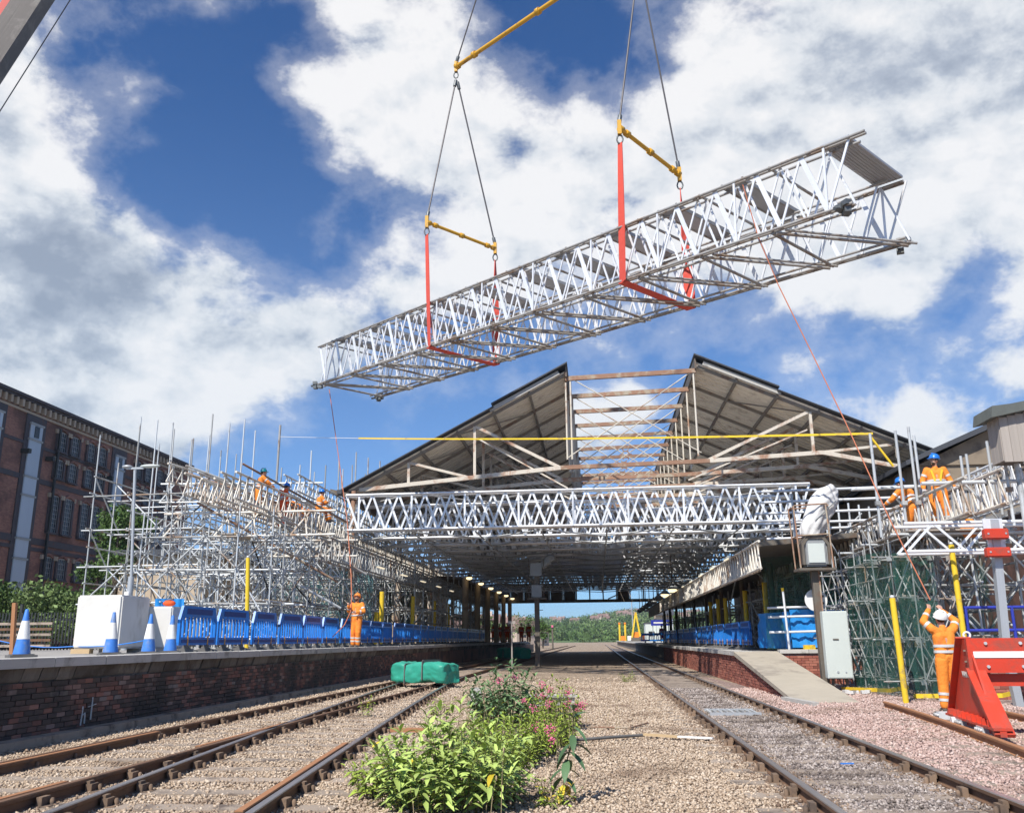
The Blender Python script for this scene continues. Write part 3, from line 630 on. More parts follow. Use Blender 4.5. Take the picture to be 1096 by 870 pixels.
M['houser'] = mat('far_house_roof', (.20, .13, .11), .9, 0, .1, .2, rnd=.2)
def gable(t, c, w, d, h, rh, rz, mw, mr_):
    c = V(c); cs_, sn = math.cos(rz), math.sin(rz); tr_ = lambda x, y, z: (c.x+x*cs_-y*sn, c.y+x*sn+y*cs_, c.z+z)
    b = MB(); b.add([tr_(x*w/2, y*d/2, z) for x in (-1, 1) for y in (-1, 1) for z in (0, h)]+[tr_(-w/2, 0, h+rh), tr_(w/2, 0, h+rh)], [(0, 1, 8, 3, 2), (4, 6, 7, 9, 5), (0, 4, 5, 1), (2, 3, 7, 6)]); t.mb('wall', b, mw)
    b = MB()
    for s_ in (-1, 1):
        q = [tr_(x*(w/2+.3), s_*(d/2+.35) if k == 0 else 0, h-.2 if k == 0 else h+rh+.12) for k in (0, 1) for x in (-1, 1)]
        q2 = [(a_, b_, c_+.25) for a_, b_, c_ in q]; b.add(q+q2, [(0, 1, 3, 2), (4, 5, 7, 6), (0, 1, 5, 4), (2, 3, 7, 6), (0, 2, 6, 4), (1, 3, 7, 5)])
    t.mb('roof', b, mr_)
    b = MB()
    for x in (-.28, .28):
        for z in (.25, .62):
            for s_ in (-1, 1): b.box(tr_(x*w, s_*d/2, z*h), (w*.14, .12, h*.16), rz)
    t.mb('window', b, M['glass'], kind='stuff'); b = MB(); b.box(tr_(w*.3, 0, h+rh*.9), (.9, .9, 2.2), rz); t.mb('chimney', b, mw)
for i in range(20):
    y = random.uniform(700, 1150); x = random.uniform(-.07, .11)*y
    t = Thing('house', 'one of the small pale houses scattered among trees on the distant hillside', 'house', (x, y, hz_(x, y)), 'houses on the far hillside')
    gable(t, (x, y, hz_(x, y)-.5), random.uniform(7, 11), 6, random.uniform(3.5, 5), 2.2, random.uniform(-.5, .5), M['housew'], M['houser'])
t = Thing('signal_cabin', 'small cream building with dark gabled roof beyond the right platform end', 'building', (10.6, 150, 0)); gable(t, (10.8, 152, 0), 2.6, 6, 5.2, 1.4, 0, M['tan'], M['slate'])
# ================================================================== STATION ROOF
YS, YE, PITCHF = 42.0, 96.4, 3.4
EL, GL, GR, ER = (-11.9, 8.5), (-1.2, 14.15), (5.2, 14.35), (16.4, 9.25)
sr = Thing('train_shed_roof', 'large pitched station roof with open ridge gap and rusty cross struts', 'roof', (2, YS, 0))
def zl(x): return EL[1]+(x-EL[0])*(GL[1]-EL[1])/(GL[0]-EL[0])
def zr(x): return GR[1]+(x-GR[0])*(ER[1]-GR[1])/(ER[0]-GR[0])
frames = [YS+.15+i*PITCHF for i in range(17)]
def slope_bar(nm, xa, xb, zf, y, wx, wy, dz, m, **k): return sr.bar(nm, (xa, y, zf(xa)+dz), (xb, y, zf(xb)+dz), wx, wy, m, **k)
for (xe, xg, zf, sgn) in ((EL[0], GL[0], zl, 1), (ER[0], GR[0], zr, -1)):
    n = 6; xs = [xe+(xg-xe)*i/n for i in range(n+1)]
    for i in range(n):
        for j in range(16):
            xa, xb = sorted((xs[i], xs[i+1])); ya, yb = YS+j*PITCHF, YS+(j+1)*PITCHF
            sl = math.atan2(zf(xb)-zf(xa), xb-xa); L = math.hypot(xb-xa, zf(xb)-zf(xa))
            Mx = sr.inv @ Matrix.Translation(((xa+xb)/2, (ya+yb)/2, zf((xa+xb)/2)+random.uniform(-.015, .015))) @ Matrix.Rotation(-sl, 4, 'Y') @ Matrix.Diagonal((L-.03, PITCHF-.04, .035, 1))
            link('lining_panel', unit_box(M['sheet']), sr.o, Mx)
    # ribs of the boarding
    mb = MB()
    for j in range(16*6):
        y = YS+j*PITCHF/6+.1; mb.bar((xe, y, zf(xe)-.03), (xg, y, zf(xg)-.03), .03, .05)
    sr.mb('board_joint', mb, M['sheet'], kind='stuff')
    for i in range(n+1):
        x = xs[i]; sr.bar('purlin', (x, YS-.02, zf(x)-.12), (x, YE, zf(x)-.12), .10, .16, M['roofiron'] if i not in (0, n) else M['paintiron'])
    for k, y in enumerate(frames): slope_bar('rafter', xe, xg, zf, y, .10, .18, -.12, M['roofiron'])
    # weather skin
    mb = MB(); a, b = (xe-sgn*.35, xg) ; xm = xe+(xg-xe)*.67
    for p, q, dz, hh in ((a, xm, .08, .05), (xm-sgn*.1, b+sgn*.12, .26, .07)):
        mb.add([(x, y, zf(x)+dz+t) for x in (p, q) for y in (YS-.35, YE) for t in (0, hh)], [(0, 1, 3, 2), (4, 6, 7, 5), (0, 4, 5, 1), (2, 3, 7, 6), (0, 2, 6, 4), (1, 5, 7, 3)])
    sr.mb('roof_sheeting', mb, M['slate'])
    slope_bar('barge_flashing', xm-sgn*.2, xg-sgn*.3, zf, YS-.15, .05, .20, .06, M['concrete'])
    sr.bar('ridge_upstand', (xg+sgn*.05, YS-.1, zf(xg)-.05), (xg+sgn*.05, YE, zf(xg)-.05), .08, .5, M['darkiron'])
    sr.bar('gutter', (xe-sgn*.3, YS-.5, zf(xe)-.16), (xe-sgn*.3, YE, zf(xe)-.16), .24, .2, M['slate'])
    # slanting wind braces under the boarding
    for j in range(0, 15, 2):
        for (i0, i1) in ((1, 3), (3, 5)): sr.bar('wind_brace', (xs[i0], frames[j], zf(xs[i0])-.2), (xs[i1], frames[j+1], zf(xs[i1])-.2), .05, .07, M['roofiron'])
TL, TG, TG2, TR = at(384, 524, y=YS), at(600, 500, y=YS), at(760, 492.5, y=YS), at(1008, 507, y=YS)
for k, y in enumerate(frames[:14]):
    full = k < 5
    xg0, xg1 = GL[0], GR[0]
    sr.bar('gap_strut', (xg0, y, 13.82+random.uniform(-.03, .03)), (xg1, y, 13.98+random.uniform(-.03, .03)), .16, .22, M['rust'])
    r = .035
    for a, b in (((xg0, 14.0), (xg1, 9.9)), ((xg1, 14.1), (xg0, 9.8))): sr.tube('tie_rod', (a[0], y, a[1]), (b[0], y, b[1]), .028, M['rod'], n=6)
    if k >= 3:
        mbs = MB(); c = V(2, y, 12.0)
        for q in range(6):
            a0, a1 = q*math.pi/3, (q+1)*math.pi/3
            p0, p1 = c+V(.22*math.cos(a0), 0, .22*math.sin(a0)), c+V(.22*math.cos(a1), 0, .22*math.sin(a1))
            mbs.bar(p0, p1, .05, .07); mbs.bar(p0, c+V(.36*math.cos(a0), 0, .36*math.sin(a0)), .05, .06)
        sr.mb('rod_star', mbs, M['rust'])
    for (xv, zt) in ((xg0+.25, 13.9), (xg0+.02, 13.6), (xg1-.15, 14.1)): sr.tube('hanger_rod', (xv, y, zt), (xv, y, 9.75), .05, M['rod'], n=6)
    if not full and k % 2: continue
    P = lambda p: V(p.x, y, p.z)
    tm = M['paintiron']; w_ = .19
    sr.bar('tie_beam', P(TL), P(TG), w_, w_, tm); sr.bar('tie_beam', P(TG), P(TG2), w_, w_, M['rust']); sr.bar('tie_beam', P(TG2), V(10.8, y, 9.75), w_, w_, tm); sr.bar('tie_beam', V(10.8, y, 9.75), P(TR), w_, w_, tm)
    tie = lambda x: TL.z+(TG.z-TL.z)*(x-TL.x)/(TG.x-TL.x) if x < TG.x else (TG.z+(TG2.z-TG.z)*(x-TG.x)/(TG2.x-TG.x) if x < TG2.x else 9.75-.5*max(0, (x-10.8))/5)
    for xq in (-8.95, -5.7): sr.bar('strut', (xq, y, zl(xq)-.25), (xq, y, tie(xq)), .13, .13, tm)
    sr.bar('strut', (-8.9, y, zl(-8.9)-.3), (-5.9, y, tie(-5.9)), .12, .12, tm); sr.bar('strut', (-5.65, y, zl(-5.65)-.3), (TG.x, y, TG.z), .14, .14, tm); sr.bar('strut', (-5.5, y, zl(-5.5)-1), (GL[0], y, TG.z-1.), .07, .07, tm)
    for xq in (10.4, 14.2): sr.bar('strut', (xq, y, zr(xq)-.25), (xq, y, tie(xq)), .13, .13, tm)
    sr.bar('strut', (10.3, y, zr(10.3)-.3), (5.4, y, TG2.z), .14, .14, tm); sr.bar('strut', (14.0, y, zr(14.0)-.3), (10.6, y, 9.75), .12, .12, tm); sr.bar('strut', (10.2, y, zr(10.2)-1.2), (4.5, y, TG2.z-.9), .07, .07, tm)
# columns carrying the eaves
for y in frames[::3]:
    for x, z in ((EL[0]+.3, EL[1]), (ER[0]-.3, ER[1])):
        sr.tube('column', (x, y, 1.0), (x, y, z-.2), .16, M['paintiron'], n=10)
for x, z in ((EL[0]+.1, EL[1]-.35), (ER[0]-.1, ER[1]-.35)): sr.bar('eaves_girder', (x, YS, z), (x, YE, z), .2, .5, M['darkiron'])
sr.bar('eaves_bracket', (EL[0]-.8, YS-.3, EL[1]-.1), (EL[0]+.6, YS-.3, EL[1]-.45), .18, .22, M['darkiron'])
sr.tube('gable_post', (-11.55, YS-.2, 4.2), (-11.55, YS-.2, 8.4), .13, M['rust'], n=8)
# far lattice footbridge
FBZ = 5.3
fb = Thing('footbridge', 'iron lattice footbridge closing off the far end of the train shed', 'bridge', (1, 96.8, 0))
for z in (5.3, 6.95): fb.bar('girder', (-14, 96.8, z), (14, 96.8, z), .3, .32, M['darkiron'])
for i in range(20):
    x = -13.5+i*1.42; fb.bar('post', (x, 96.8, 5.3), (x, 96.8, 6.9), .14, .14, M['rod'])
for i in range(19):
    x = -13.5+i*1.42
    if i not in (8, 9, 10, 12, 13, 14): fb.box('panel', (x+.71, 96.9, 6.1), (1.25, .05, 1.4), M['darkiron'])
for x0_, x1_ in ((-4.9, -1.0), (1.2, 4.4)): fb.bar('diagonal', (x0_, 96.95, 5.5), (x1_, 96.95, 6.8), .1, .12, M['rod'])
fb.box('walkway', (0, 97.6, 5.3), (28, 1.4, .2), M['darkiron'])
for x in (-13.4, 12.6): fb.box('pier', (x, 97, 2.2), (1.0, 1.0, 4.4), M['tan'])

# ================================================================== LADDER-BEAM TRUSSES
def truss_face(t, o, u, n, L, h, lace_m, pitch=1.25, w=.06, w2=.05, flip=False, vert=True, mbs=None):
    """one lattice plane: zigzag of flats down and tubes up between the chords, with posts at every other node"""
    side = u.cross(n).normalized(); N = max(2, round(L/pitch)); p = L/N; segs = []
    for i in range(N):
        a, m, b = i*p, (i+.5)*p, (i+1)*p
        if flip: segs += [(o+u*a, o+u*m+n*h, w2), (o+u*m+n*h, o+u*b, w)]
        else: segs += [(o+u*a+n*h, o+u*m, w), (o+u*m, o+u*b+n*h, w2)]
        if vert and i % 2 == 0: segs.append((o+u*m+side*.05, o+u*m+n*h+side*.05, w2))
    for a, b, wx in segs:
        if mbs is not None: mbs.bar(a, b, wx, .03, up=side)
        else: t.bar('lacing', a, b, wx, .03, lace_m, up=side)
def chords(t, o, u, n, L, h, m, r=.045):
    s = u.cross(n)
    for z in (0, h):
        for q in (-.07, .07): t.tube('chord', o+n*z+s*q, o+n*z+s*q+u*L, r, m)
def clampset(t, p, m, s=1.0):
    mb = MB()
    for i in range(7): mb.box(V(p)+V(random.uniform(-.12, .12), random.uniform(-.12, .12), random.uniform(-.1, .1))*s, (.14*s, .12*s, .10*s), random.uniform(0, 3))
    mb.tube(V(p)-V(.2, .1, .05)*s, V(p)+V(.2, .1, .08)*s, .035*s); t.mb('clamp', mb, m)
# crash deck across the tracks: box trusses side by side, each one lifted in by crane
XA, XB = -11.4, 9.55
def deck_truss(k, y):
    lab = {0: 'front white lattice truss of the crash deck spanning between both platforms under the roof', 1: 'second lattice truss of the crash deck just behind the front one', 2: 'third lattice truss of the crash deck under the roof', 3: 'fourth lattice truss of the crash deck under the roof'}.get(k, ORD[k]+' lattice truss of the shaded crash deck counted from the front one')
    t = Thing('deck_truss', lab, 'truss', (XA, y, 6.28), 'lattice trusses of the crash deck')
    u, n = V(1, 0, .002).normalized(), V(0, 0, 1); L = XB-XA; h = 1.62
    o = V(XA, y, 6.28)
    lm = M['alu']
    for face, oy in ((0, 0), (1, .45)):
        oo = o+V(.0, oy, 0)
        if k < 2: truss_face(t, oo, u, n, L, h, lm, flip=face, w=.095, w2=.085, vert=not face)
        else:
            b = MB(); truss_face(t, oo, u, n, L, h, lm, flip=face, w=.085, w2=.085, vert=not face, mbs=b); t.mb('lattice', b, lm, kind='stuff')
        chords(t, oo, u, n, L, h, M['alu'], .05)
    return t
ys = [40+3.55*i for i in range(16)]
for k, y in enumerate(ys):
    t = deck_truss(k, y)
    # plan bracing under each bay and steel decking on top
    nb = 7
    for i in range(nb):
        xa = XA+(XB-XA)*i/nb; xb = XA+(XB-XA)*(i+1)/nb
        a, b = (xa, xb) if i % 2 else (xb, xa)
        t.tube('plan_brace', (a, y+.5, 6.2), (b, y+3.5, 6.2), .04, M['galv'], n=6); t.tube('cross_tube', (xa, y+.3, 6.16), (xa, y+3.6, 6.16), .04, M['galv'], n=6)
        t.tube('plan_brace', (a, y+.5, 7.98), (b, y+3.5, 7.98), .04, M['aludark'], n=6)
    if k > 0:
        for i in range(24):
            if random.random() < (.5 if k == 1 else .08): continue
            x = XA+.2+i*.87; t.box('deck_panel', (x+.4, y+1.9, 8.05), (.80, 3.4, .06), M['deck'])
# ================================================================== THE TRUSS IN THE AIR
O0 = V(-11.32, 34.78, 11.75); TH, TI, LT, HT, WT = -.7327, -.0356, 23.6, 1.65, 3.0
u = V(math.cos(TH)*math.cos(TI), math.sin(TH)*math.cos(TI), math.sin(TI)); vv = V(-math.sin(TH), math.cos(TH), 0); nn = u.cross(vv)
ht = Thing('lifted_truss', 'long white aluminium box truss hanging in the air from red slings', 'truss', O0)
for side_, o in ((0, O0), (1, O0+vv*WT)):
    s2 = .32 if side_ == 0 else -.32
    truss_face(ht, o, u, nn, LT-.1, HT, M['alu'], pitch=1.22, w=.12, w2=.055)
    truss_face(ht, o+vv*s2*.35+u*.0, u, nn, LT-.1, HT, M['alu'], pitch=1.22, w=.05, w2=.045, flip=True, vert=False)
    truss_face(ht, o+vv*s2+u*.3, u, nn, LT-1.0, HT, M['alu'], pitch=1.22, w=.06, w2=.05, vert=False)
    for q in (-.05, .07, .34 if side_ == 0 else -.34):
        e = .35 if side_ == 0 else -.1
        ht.tube('chord', o+vv*q-u*.1, o+vv*q+u*(LT-.1), .036, M['aludark']); ht.tube('chord', o+vv*q+nn*HT-u*.1, o+vv*q+nn*HT+u*(LT+e-abs(q)), .036, M['aludark'])
    for q in (0, LT-.35): clampset(ht, o+u*q+nn*(-.03), M['clamp'], 1.25)
    for i in range(14):
        for z in (0, HT): clampset(ht, o+u*(1+i*1.65)+nn*z, M['aludark'], .38)
for i in range(11):
    a = .4+i*2.1; b = a+2.1
    for z, m in ((-.06, M['aludark']),):
        ht.tube('cross_tube', O0+u*a+nn*z, O0+u*a+nn*z+vv*WT, .042, m); ht.tube('plan_brace', O0+u*(a+.1)+nn*(z-.03), O0+u*(b-.1)+nn*(z-.03)+vv*WT, .042, m)
        ht.tube('plan_brace', O0+u*(a+.35)+nn*(z-.03), O0+u*(b+.12)+nn*(z-.03)+vv*WT, .034, m)
    ht.tube('cross_tube', O0+u*a+nn*(HT+.05), O0+u*a+nn*(HT+.05)+vv*WT, .04, M['aludark'])
    ht.tube('sway_brace', O0+u*a, O0+u*a+nn*HT+vv*WT, .036, M['aludark'])
for i in range(11):
    c = O0+u*(1.35+i*2.1)+vv*WT/2+nn*(HT+.11)
    fm = Matrix(((u.x, vv.x, nn.x, c.x), (u.y, vv.y, nn.y, c.y), (u.z, vv.z, nn.z, c.z), (0, 0, 0, 1)))
    if i < 10:
        link('deck_panel', unit_box(M['deck']), ht.o, ht.inv @ fm @ Matrix.Diagonal((.62, WT-.2, .06, 1)))
        for q in (-.31, .31): ht.bar('panel_edge', c+u*q-vv*(WT/2-.1), c+u*q+vv*(WT/2-.1), .05, .10, M['aludark'], up=nn)
c = O0+u*(LT-.5)+vv*WT/2+nn*(HT+.11); fm = Matrix(((u.x, vv.x, nn.x, c.x), (u.y, vv.y, nn.y, c.y), (u.z, vv.z, nn.z, c.z), (0, 0, 0, 1)))
pn = link('deck_panel', unit_box(M['deck']), ht.o, ht.inv @ fm @ Matrix.Diagonal((.72, WT-.15, .06, 1)))
for i in range(1, 9): ht.bar('panel_rib', c+u*(-.36+i*.08)-vv*1.4-nn*.04, c+u*(-.36+i*.08)+vv*1.4-nn*.04, .012, .02, M['deck'], up=nn)
# rigging
def sling(label, s_, top):
    """flat red web sling: down one side, under both chords and up the other side"""
    a, b = O0+u*s_-nn*.07-vv*.10, O0+u*s_+vv*(WT+.1)-nn*.07
    t = Thing('lifting_sling', label, 'sling', a, 'red slings under the lifted truss')
    mb = MB()
    def web(p, q, w0, w1, dirv, m, twist=0):
        n = 14; P = []
        for i in range(n+1):
            f = i/n; w_ = (w0+(w1-w0)*f)*.5; d = Matrix.Rotation(twist*f, 4, (q-p).normalized()) @ dirv
            c_ = p.lerp(q, f); th = (q-p).normalized().cross(d).normalized()*.012; P += [c_-d*w_-th, c_+d*w_-th, c_+d*w_+th, c_-d*w_+th]
        m.add(P, [(4*i+j, 4*i+(j+1) % 4, 4*i+4+(j+1) % 4, 4*i+4+j) for i in range(n) for j in range(4)]+[(3, 2, 1, 0), (4*n, 4*n+1, 4*n+2, 4*n+3)])
    web(top[0], a, .16, .42, u.copy(), mb, .5); web(a, b, .30, .30, u.copy(), mb); web(b, top[1], .36, .16, u.copy(), mb, 2.2)
    t.mb('web', mb, M['red']); return t
def spreader(label, p, q, r, drop=True):
    t = Thing('spreader_beam', label, 'lifting beam', p, 'yellow spreader beams')
    t.tube('beam', p, q, r, M['amber'], n=12)
    d = (q-p).normalized(); L = (q-p).length
    for f in (.0, .12, .5, .88, 1.0):
        f0 = max(0, min(L-.16, f*L-.08)); t.tube('collar', p+d*f0, p+d*(f0+.16), r*1.6, M['amber'], n=12)
    for e in (p, q):
        t.box('lug', e, (.12, .16, .46), M['amber']); mb = MB(); 
        for i in range(8):
            a0, a1 = i*math.pi/4, (i+1)*math.pi/4; c_ = e-V(0, 0, .38); mb.tube(c_+V(.09*math.cos(a0), 0, .14*math.sin(a0)), c_+V(.09*math.cos(a1), 0, .14*math.sin(a1)), .025, 5)
        t.mb('shackle', mb, M['clamp'])
    return t
E1, E2 = V(-5.82, 29.7, 16.36), V(-3.5, 31.7, 16.1); F1, F2 = V(1.12, 23.6, 16.02), V(3.06, 25.9, 15.65); J1 = V(-4.94, 30.7, 23.62); J2 = V(2.04, 24.8, 23.06)
HOOK = V(-1.42, 27.75, 33.0)
sling('red web sling wrapped under the far left third of the lifted truss', 7.75, (E1-V(0, 0, .5), E2-V(0, 0, .5)))
sling('red web sling wrapped under the middle right of the lifted truss', 16.7, (F1-V(0, 0, .5), F2-V(0, 0, .5)))
spreader('lower left yellow spreader beam between the two left slings', E1, E2, .06); spreader('lower right yellow spreader beam between the two right slings', F1, F2, .065)
spreader('long yellow main spreader beam rising out of the top of the photo', J1, J2+V(0, 0, .5), .085)
def wire(label, p, q, r=.03, m='wire'):
    t = Thing('wire_rope', label, 'rope', p, 'chains and wire ropes of the lift')
    t.tube('rope', p, q, r, M[m], n=6); d = (q-p).normalized(); t.tube('ferrule', p, p+d*.3, r*2.2, M['clamp'], n=8); t.tube('ferrule', q-d*.3, q, r*2.2, M['clamp'], n=8); return t
Jl = J1-V(0, 0, .62)
wire('left chain leg hanging from the upper left shackle to the lower left spreader', Jl, E1+V(0, 0, .15)); wire('right chain leg hanging from the upper left shackle to the lower left spreader', Jl+V(.06, .05, -.05), E2+V(0, 0, .15))
J2l = J2-V(0, 0, .2)
wire('chain leg down to the left end of the lower right spreader beam', J2l, F1+V(0, 0, .15)); wire('chain leg down to the right end of the lower right spreader beam', J2l, F2+V(0, 0, .15))
wire('chain leg from the left end of the main spreader up towards the hook', J1+V(0, 0, .15), HOOK-V(.1, 0, .6)); wire('chain leg from the right end of the main spreader up towards the hook', J2+V(0, 0, .6), HOOK-V(-.1, 0, .6))
hb = Thing('crane_hook', 'crane hook block above the frame holding the lifting chains', 'hook', HOOK)
mb = MB(); mb.box(HOOK+V(0, 0, .7), (.5, .35, 1.0)); mb.tube(HOOK+V(-.12, 0, 0), HOOK+V(.15, 0, -.5), .09); mb.tube(HOOK+V(.15, 0, -.5), HOOK+V(-.2, 0, -.6), .08); mb.tube(HOOK+V(0, 0, .2), HOOK+V(-.12, 0, 0), .1); hb.mb('block', mb, M['clamp'])
# crane boom passing the top left corner
TIP, BASE = V(-1.35, 27.8, 67.3), V(-23.6, 20.2, 2.2)
cb_ = Thing('crane_boom', 'dark telescopic crane boom with a red edge crossing the top left corner', 'crane', BASE)
bd = (TIP-BASE); 
fr = [(0, .30, .56), (.30, .58, .50), (.58, .82, .44), (.82, 1, .38)]
M['boom'] = mat('boom_dark_paint', (.07, .062, .058), .5, .2, .3, 3, dark=(.13, .12, .11), darkamt=.6, bump=.2, bscale=20)
M['boomred'] = mat('boom_red_stripe', (.55, .05, .035), .45, 0, .1, 4)
for a, b, w_ in fr:
    cb_.bar('boom_section', BASE+bd*a, BASE+bd*(b+.01), w_*1.15, w_*1.35, M['boom'])
up_ = V(-.7, .1, .35).normalized()
bn_ = bd.normalized(); side_b = (bn_.cross(V(-.5, .85, .1))).normalized()
cb_.bar('boom_red_flange', BASE+side_b*.50+bn_*1, BASE+bd*.6+side_b*.50, .22, .30, M['boomred'])
cb_.tube('boom_rope', BASE-side_b*.95+bn_*2, TIP-side_b*.6, .018, M['wire']); cb_.tube('hoist_rope', TIP, HOOK+V(0, 0, 1.1), .03, M['wire'])
cb_.box('slew_deck', BASE-V(1, 0, .5), (4.5, 2.6, 1.0), M['boom']); cb_.tube('pedestal', BASE-V(0, 0, 1.3), BASE-V(0, 0, .8), 1.0, M['boom'])
# tag lines and tapes
def rope_thing(name, label, pts, r, m):
    mb = MB(); path_tube(mb, pts, r); return single(name, mb, m, label, 'rope', tuple(pts[0]))
pL = [V(-10.9, 35.0, 11.6), V(-10.1, 34.0, 8.6), V(-9.33, 33.0, 5.69), V(-8.75, 31.7, 3.6), V(-8.50, 30.95, 2.75), V(-8.46, 30.75, 2.35), V(-8.62, 30.6, 1.9), V(-9.0, 30.5, 1.5)]
rope_thing('tag_rope', 'thin orange rope hanging from the left end of the lifted truss to the platform', pL, .017, M['rope'])
rope_thing('tag_rope', 'orange rope running from the right of the lifted truss to the raised hands', [at(795, 198, y=20.9), at(812, 255, y=20.8), at(833, 305, y=20.7), at(868, 376, y=20.2), at(905, 452, y=19.4), at(952, 555, y=18.5), V(6.34, 18.0, 2.02)], .013, M['rope'])
mb = MB(); a, b = V(-13.26, 36, 9.85), V(6.95, 22.2, 6.22); P = sag(a, b, .12, 24)
for p, q in zip(P[5:], P[6:]): mb.bar(p, q, .02, .055, up=V(0, 0, 1))
single('warning_tape', mb, M['yellow'], 'yellow tape stretched in front of the station roof between scaffold tubes', 'tape', tuple(a))
mb = MB()
for p, q in zip(P[:6], P[1:6]): mb.bar(p, q, .045, .012, up=V(0, 0, 1))
single('guide_line', mb, M['white'], 'pale left end of the stretched line tied to a scaffold tube', 'tape', tuple(a))
rope_thing('slanting_tape', 'short yellow tape slanting down behind the crouching worker on the right gantry', [V(6.79, 22, 6.15), V(7.28, 22, 5.35)], .03, M['yellow'])

# ================================================================== SCAFFOLDS
def ladder(t, o, u, L, h, m, pitch=.42, r=.034, n=V(0, 0, 1), sub=True, name='ladder_beam', zig=False):
    o = V(o); u = V(u).normalized(); m_ = MB()
    for z in (0, h): m_.tube(o+n*z, o+n*z+u*L, r, 7)
    s = 0; k = 0
    while s < L-pitch:
        if zig: a, b = (o+u*s, o+u*(s+pitch)+n*h) if k % 2 == 0 else (o+u*s+n*h, o+u*(s+pitch))
        else: a, b = (o+u*s, o+u*(s+pitch*.75)+n*h) if k % 2 == 0 else (o+u*(s+.03)+n*h, o+u*(s+pitch*.15)); 
        m_.bar(a, b, .05, .03, up=u.cross(n)); s += pitch if zig else pitch*.5; k += 1
    return t.mb(name, m_, m)
def scaffold(label, x0, x1, nx, y0, y1, ny, zb, ztop, lift, over=(0.3, 1.6), r=.028, brace=.35, boards=True, m=None, group=None, nmat=('galv', 'galvdull'), seed=1, skipfront=False):
    rs_ = random.Random(seed); t = Thing('scaffold', label, 'scaffold', ((x0+x1)/2, (y0+y1)/2, zb), group)
    X = [x0+(x1-x0)*i/(nx-1) for i in range(nx)]; Y = [y0+(y1-y0)*j/(ny-1) for j in range(ny)]
    zt = ztop if callable(ztop) else (lambda x, y: ztop)
    mm = lambda: M[nmat[0]] if rs_.random() < .62 else M[nmat[1]]
    cnt = dict(standard=0, ledger=0, transom=0, brace=0); extra = {}
    def add(nm, a, b, rr):
        q = mm(); cnt[nm] += 1
        if cnt[nm] <= 280: t.tube(nm, a, b, rr, q, n=6)
        else: extra.setdefault(q.name, (MB(), q))[0].tube(a, b, rr, 5)
    for x in X:
        for y in Y:
            tx, ty = rs_.uniform(-.12, .12), rs_.uniform(-.12, .12)
            add('standard', (x+tx*.3, y+ty, zb), (x+tx, y+ty, zt(x, y)+rs_.uniform(*over)), r)
            t.box('base_plate', (x+tx*.3, y+ty, zb+.02), (.18, .18, .04), M['galvdull'])
    k = 0; z = zb+.35
    zmax = max(zt(x, y) for x in X for y in Y)
    while z < zmax+.05:
        for y in Y:
            xs = [x for x in X if zt(x, y)+.06 >= z]
            if len(xs) > 1: add('ledger', (min(xs)-rs_.uniform(.1, .5), y+rs_.uniform(-.05, .05), z+rs_.uniform(-.06, .06)), (max(xs)+rs_.uniform(.1, .5), y, z+rs_.uniform(-.06, .06)), r)
        for x in X:
            ys_ = [y for y in Y if zt(x, y)+.06 >= z]
            if len(ys_) > 1:
                add('transom', (x, min(ys_)-rs_.uniform(.1, .5), z+.05), (x+rs_.uniform(-.05, .05), max(ys_)+rs_.uniform(.1, .5), z+.05), r)
                if rs_.random() < .5: add('transom', (x, min(ys_)-.2, z+.05+lift/2), (x, max(ys_)+.2, z+.05+lift/2), r)
        if boards and k > 0 and rs_.random() < .55:
            xa = rs_.choice(X[:-1]); 
            for q in range(3): t.box('scaffold_board', (xa+.4+q*.26, (y0+y1)/2, z+.10), (.225, (y1-y0)*.8, .038), M['timber' if rs_.random() < .3 else 'oldtimber'])
        z += lift; k += 1
    nbr = int(brace*nx*ny*k)
    for _ in range(nbr):
        i, j = rs_.randrange(nx-1), rs_.randrange(ny-1); zz = zb+.35+lift*rs_.randrange(max(1, k-1)); q = rs_.choice((1, 1, 1.5, 2))
        if zz+lift*.9 > zt(X[i], Y[j]): continue
        d = rs_.choice((-1, 1)); sx = (X[1]-X[0])*q; sy = (Y[1]-Y[0])*q
        if rs_.random() < .6: a, b = (X[i], Y[j]-.06, zz), (min(X[i]+sx, x1+.3), Y[j]-.06, zz+lift*q)
        else: a, b = (X[i]-.06, Y[j], zz), (X[i]-.06, min(Y[j]+sy, y1+.3), zz+lift*q)
        if d < 0: a, b = (a[0], a[1], b[2]), (b[0], b[1], a[2])
        if b[2] < zt(X[i], Y[j])+.6: add('brace', a, b, r*.95)
    for q, (mbx, qm) in extra.items(): t.mb('tubing', mbx, qm, kind='stuff')
    # couplers at the crossings of the nearest face
    mb = MB()
    for x in X:
        for y in Y[:2]:
            z = zb+.35
            while z < zt(x, y)+.05: mb.box((x, y-.03, z), (.12, .12, .11), rs_.uniform(0, 1)); z += lift
    t.mb('couplers', mb, M['galvdull'], kind='stuff'); return t
tower = scaffold('tall open scaffold tower at the far left end of the platform with long bare standards', -21.3, -16.4, 4, 36, 41, 4, HL, lambda x, y: 8.4, 1.5, (.8, 3.4), .034, .5, seed=3)
sA = scaffold('dense scaffold behind the blue barriers supporting the left runway beams', -16.0, -11.3, 5, 33.4, 47.5, 8, HL, lambda x, y: 6.2 if y < 40 else 7.4, 1.25, (.1, 1.0), .030, .9, seed=4)
sB = scaffold('high rear scaffold with a forest of bare standards against the sky left of the roof', -20.5, -12.6, 6, 43, 62, 8, HL, lambda x, y: 8.9, 1.6, (.6, 3.2), .036, .35, seed=5)
sC = scaffold('low front scaffold nearest the barriers with crossing lattice beams', -15.2, -10.6, 5, 28.6, 32.4, 4, HL, lambda x, y: 5.2, 1.1, (.1, .7), .027, .8, seed=6)
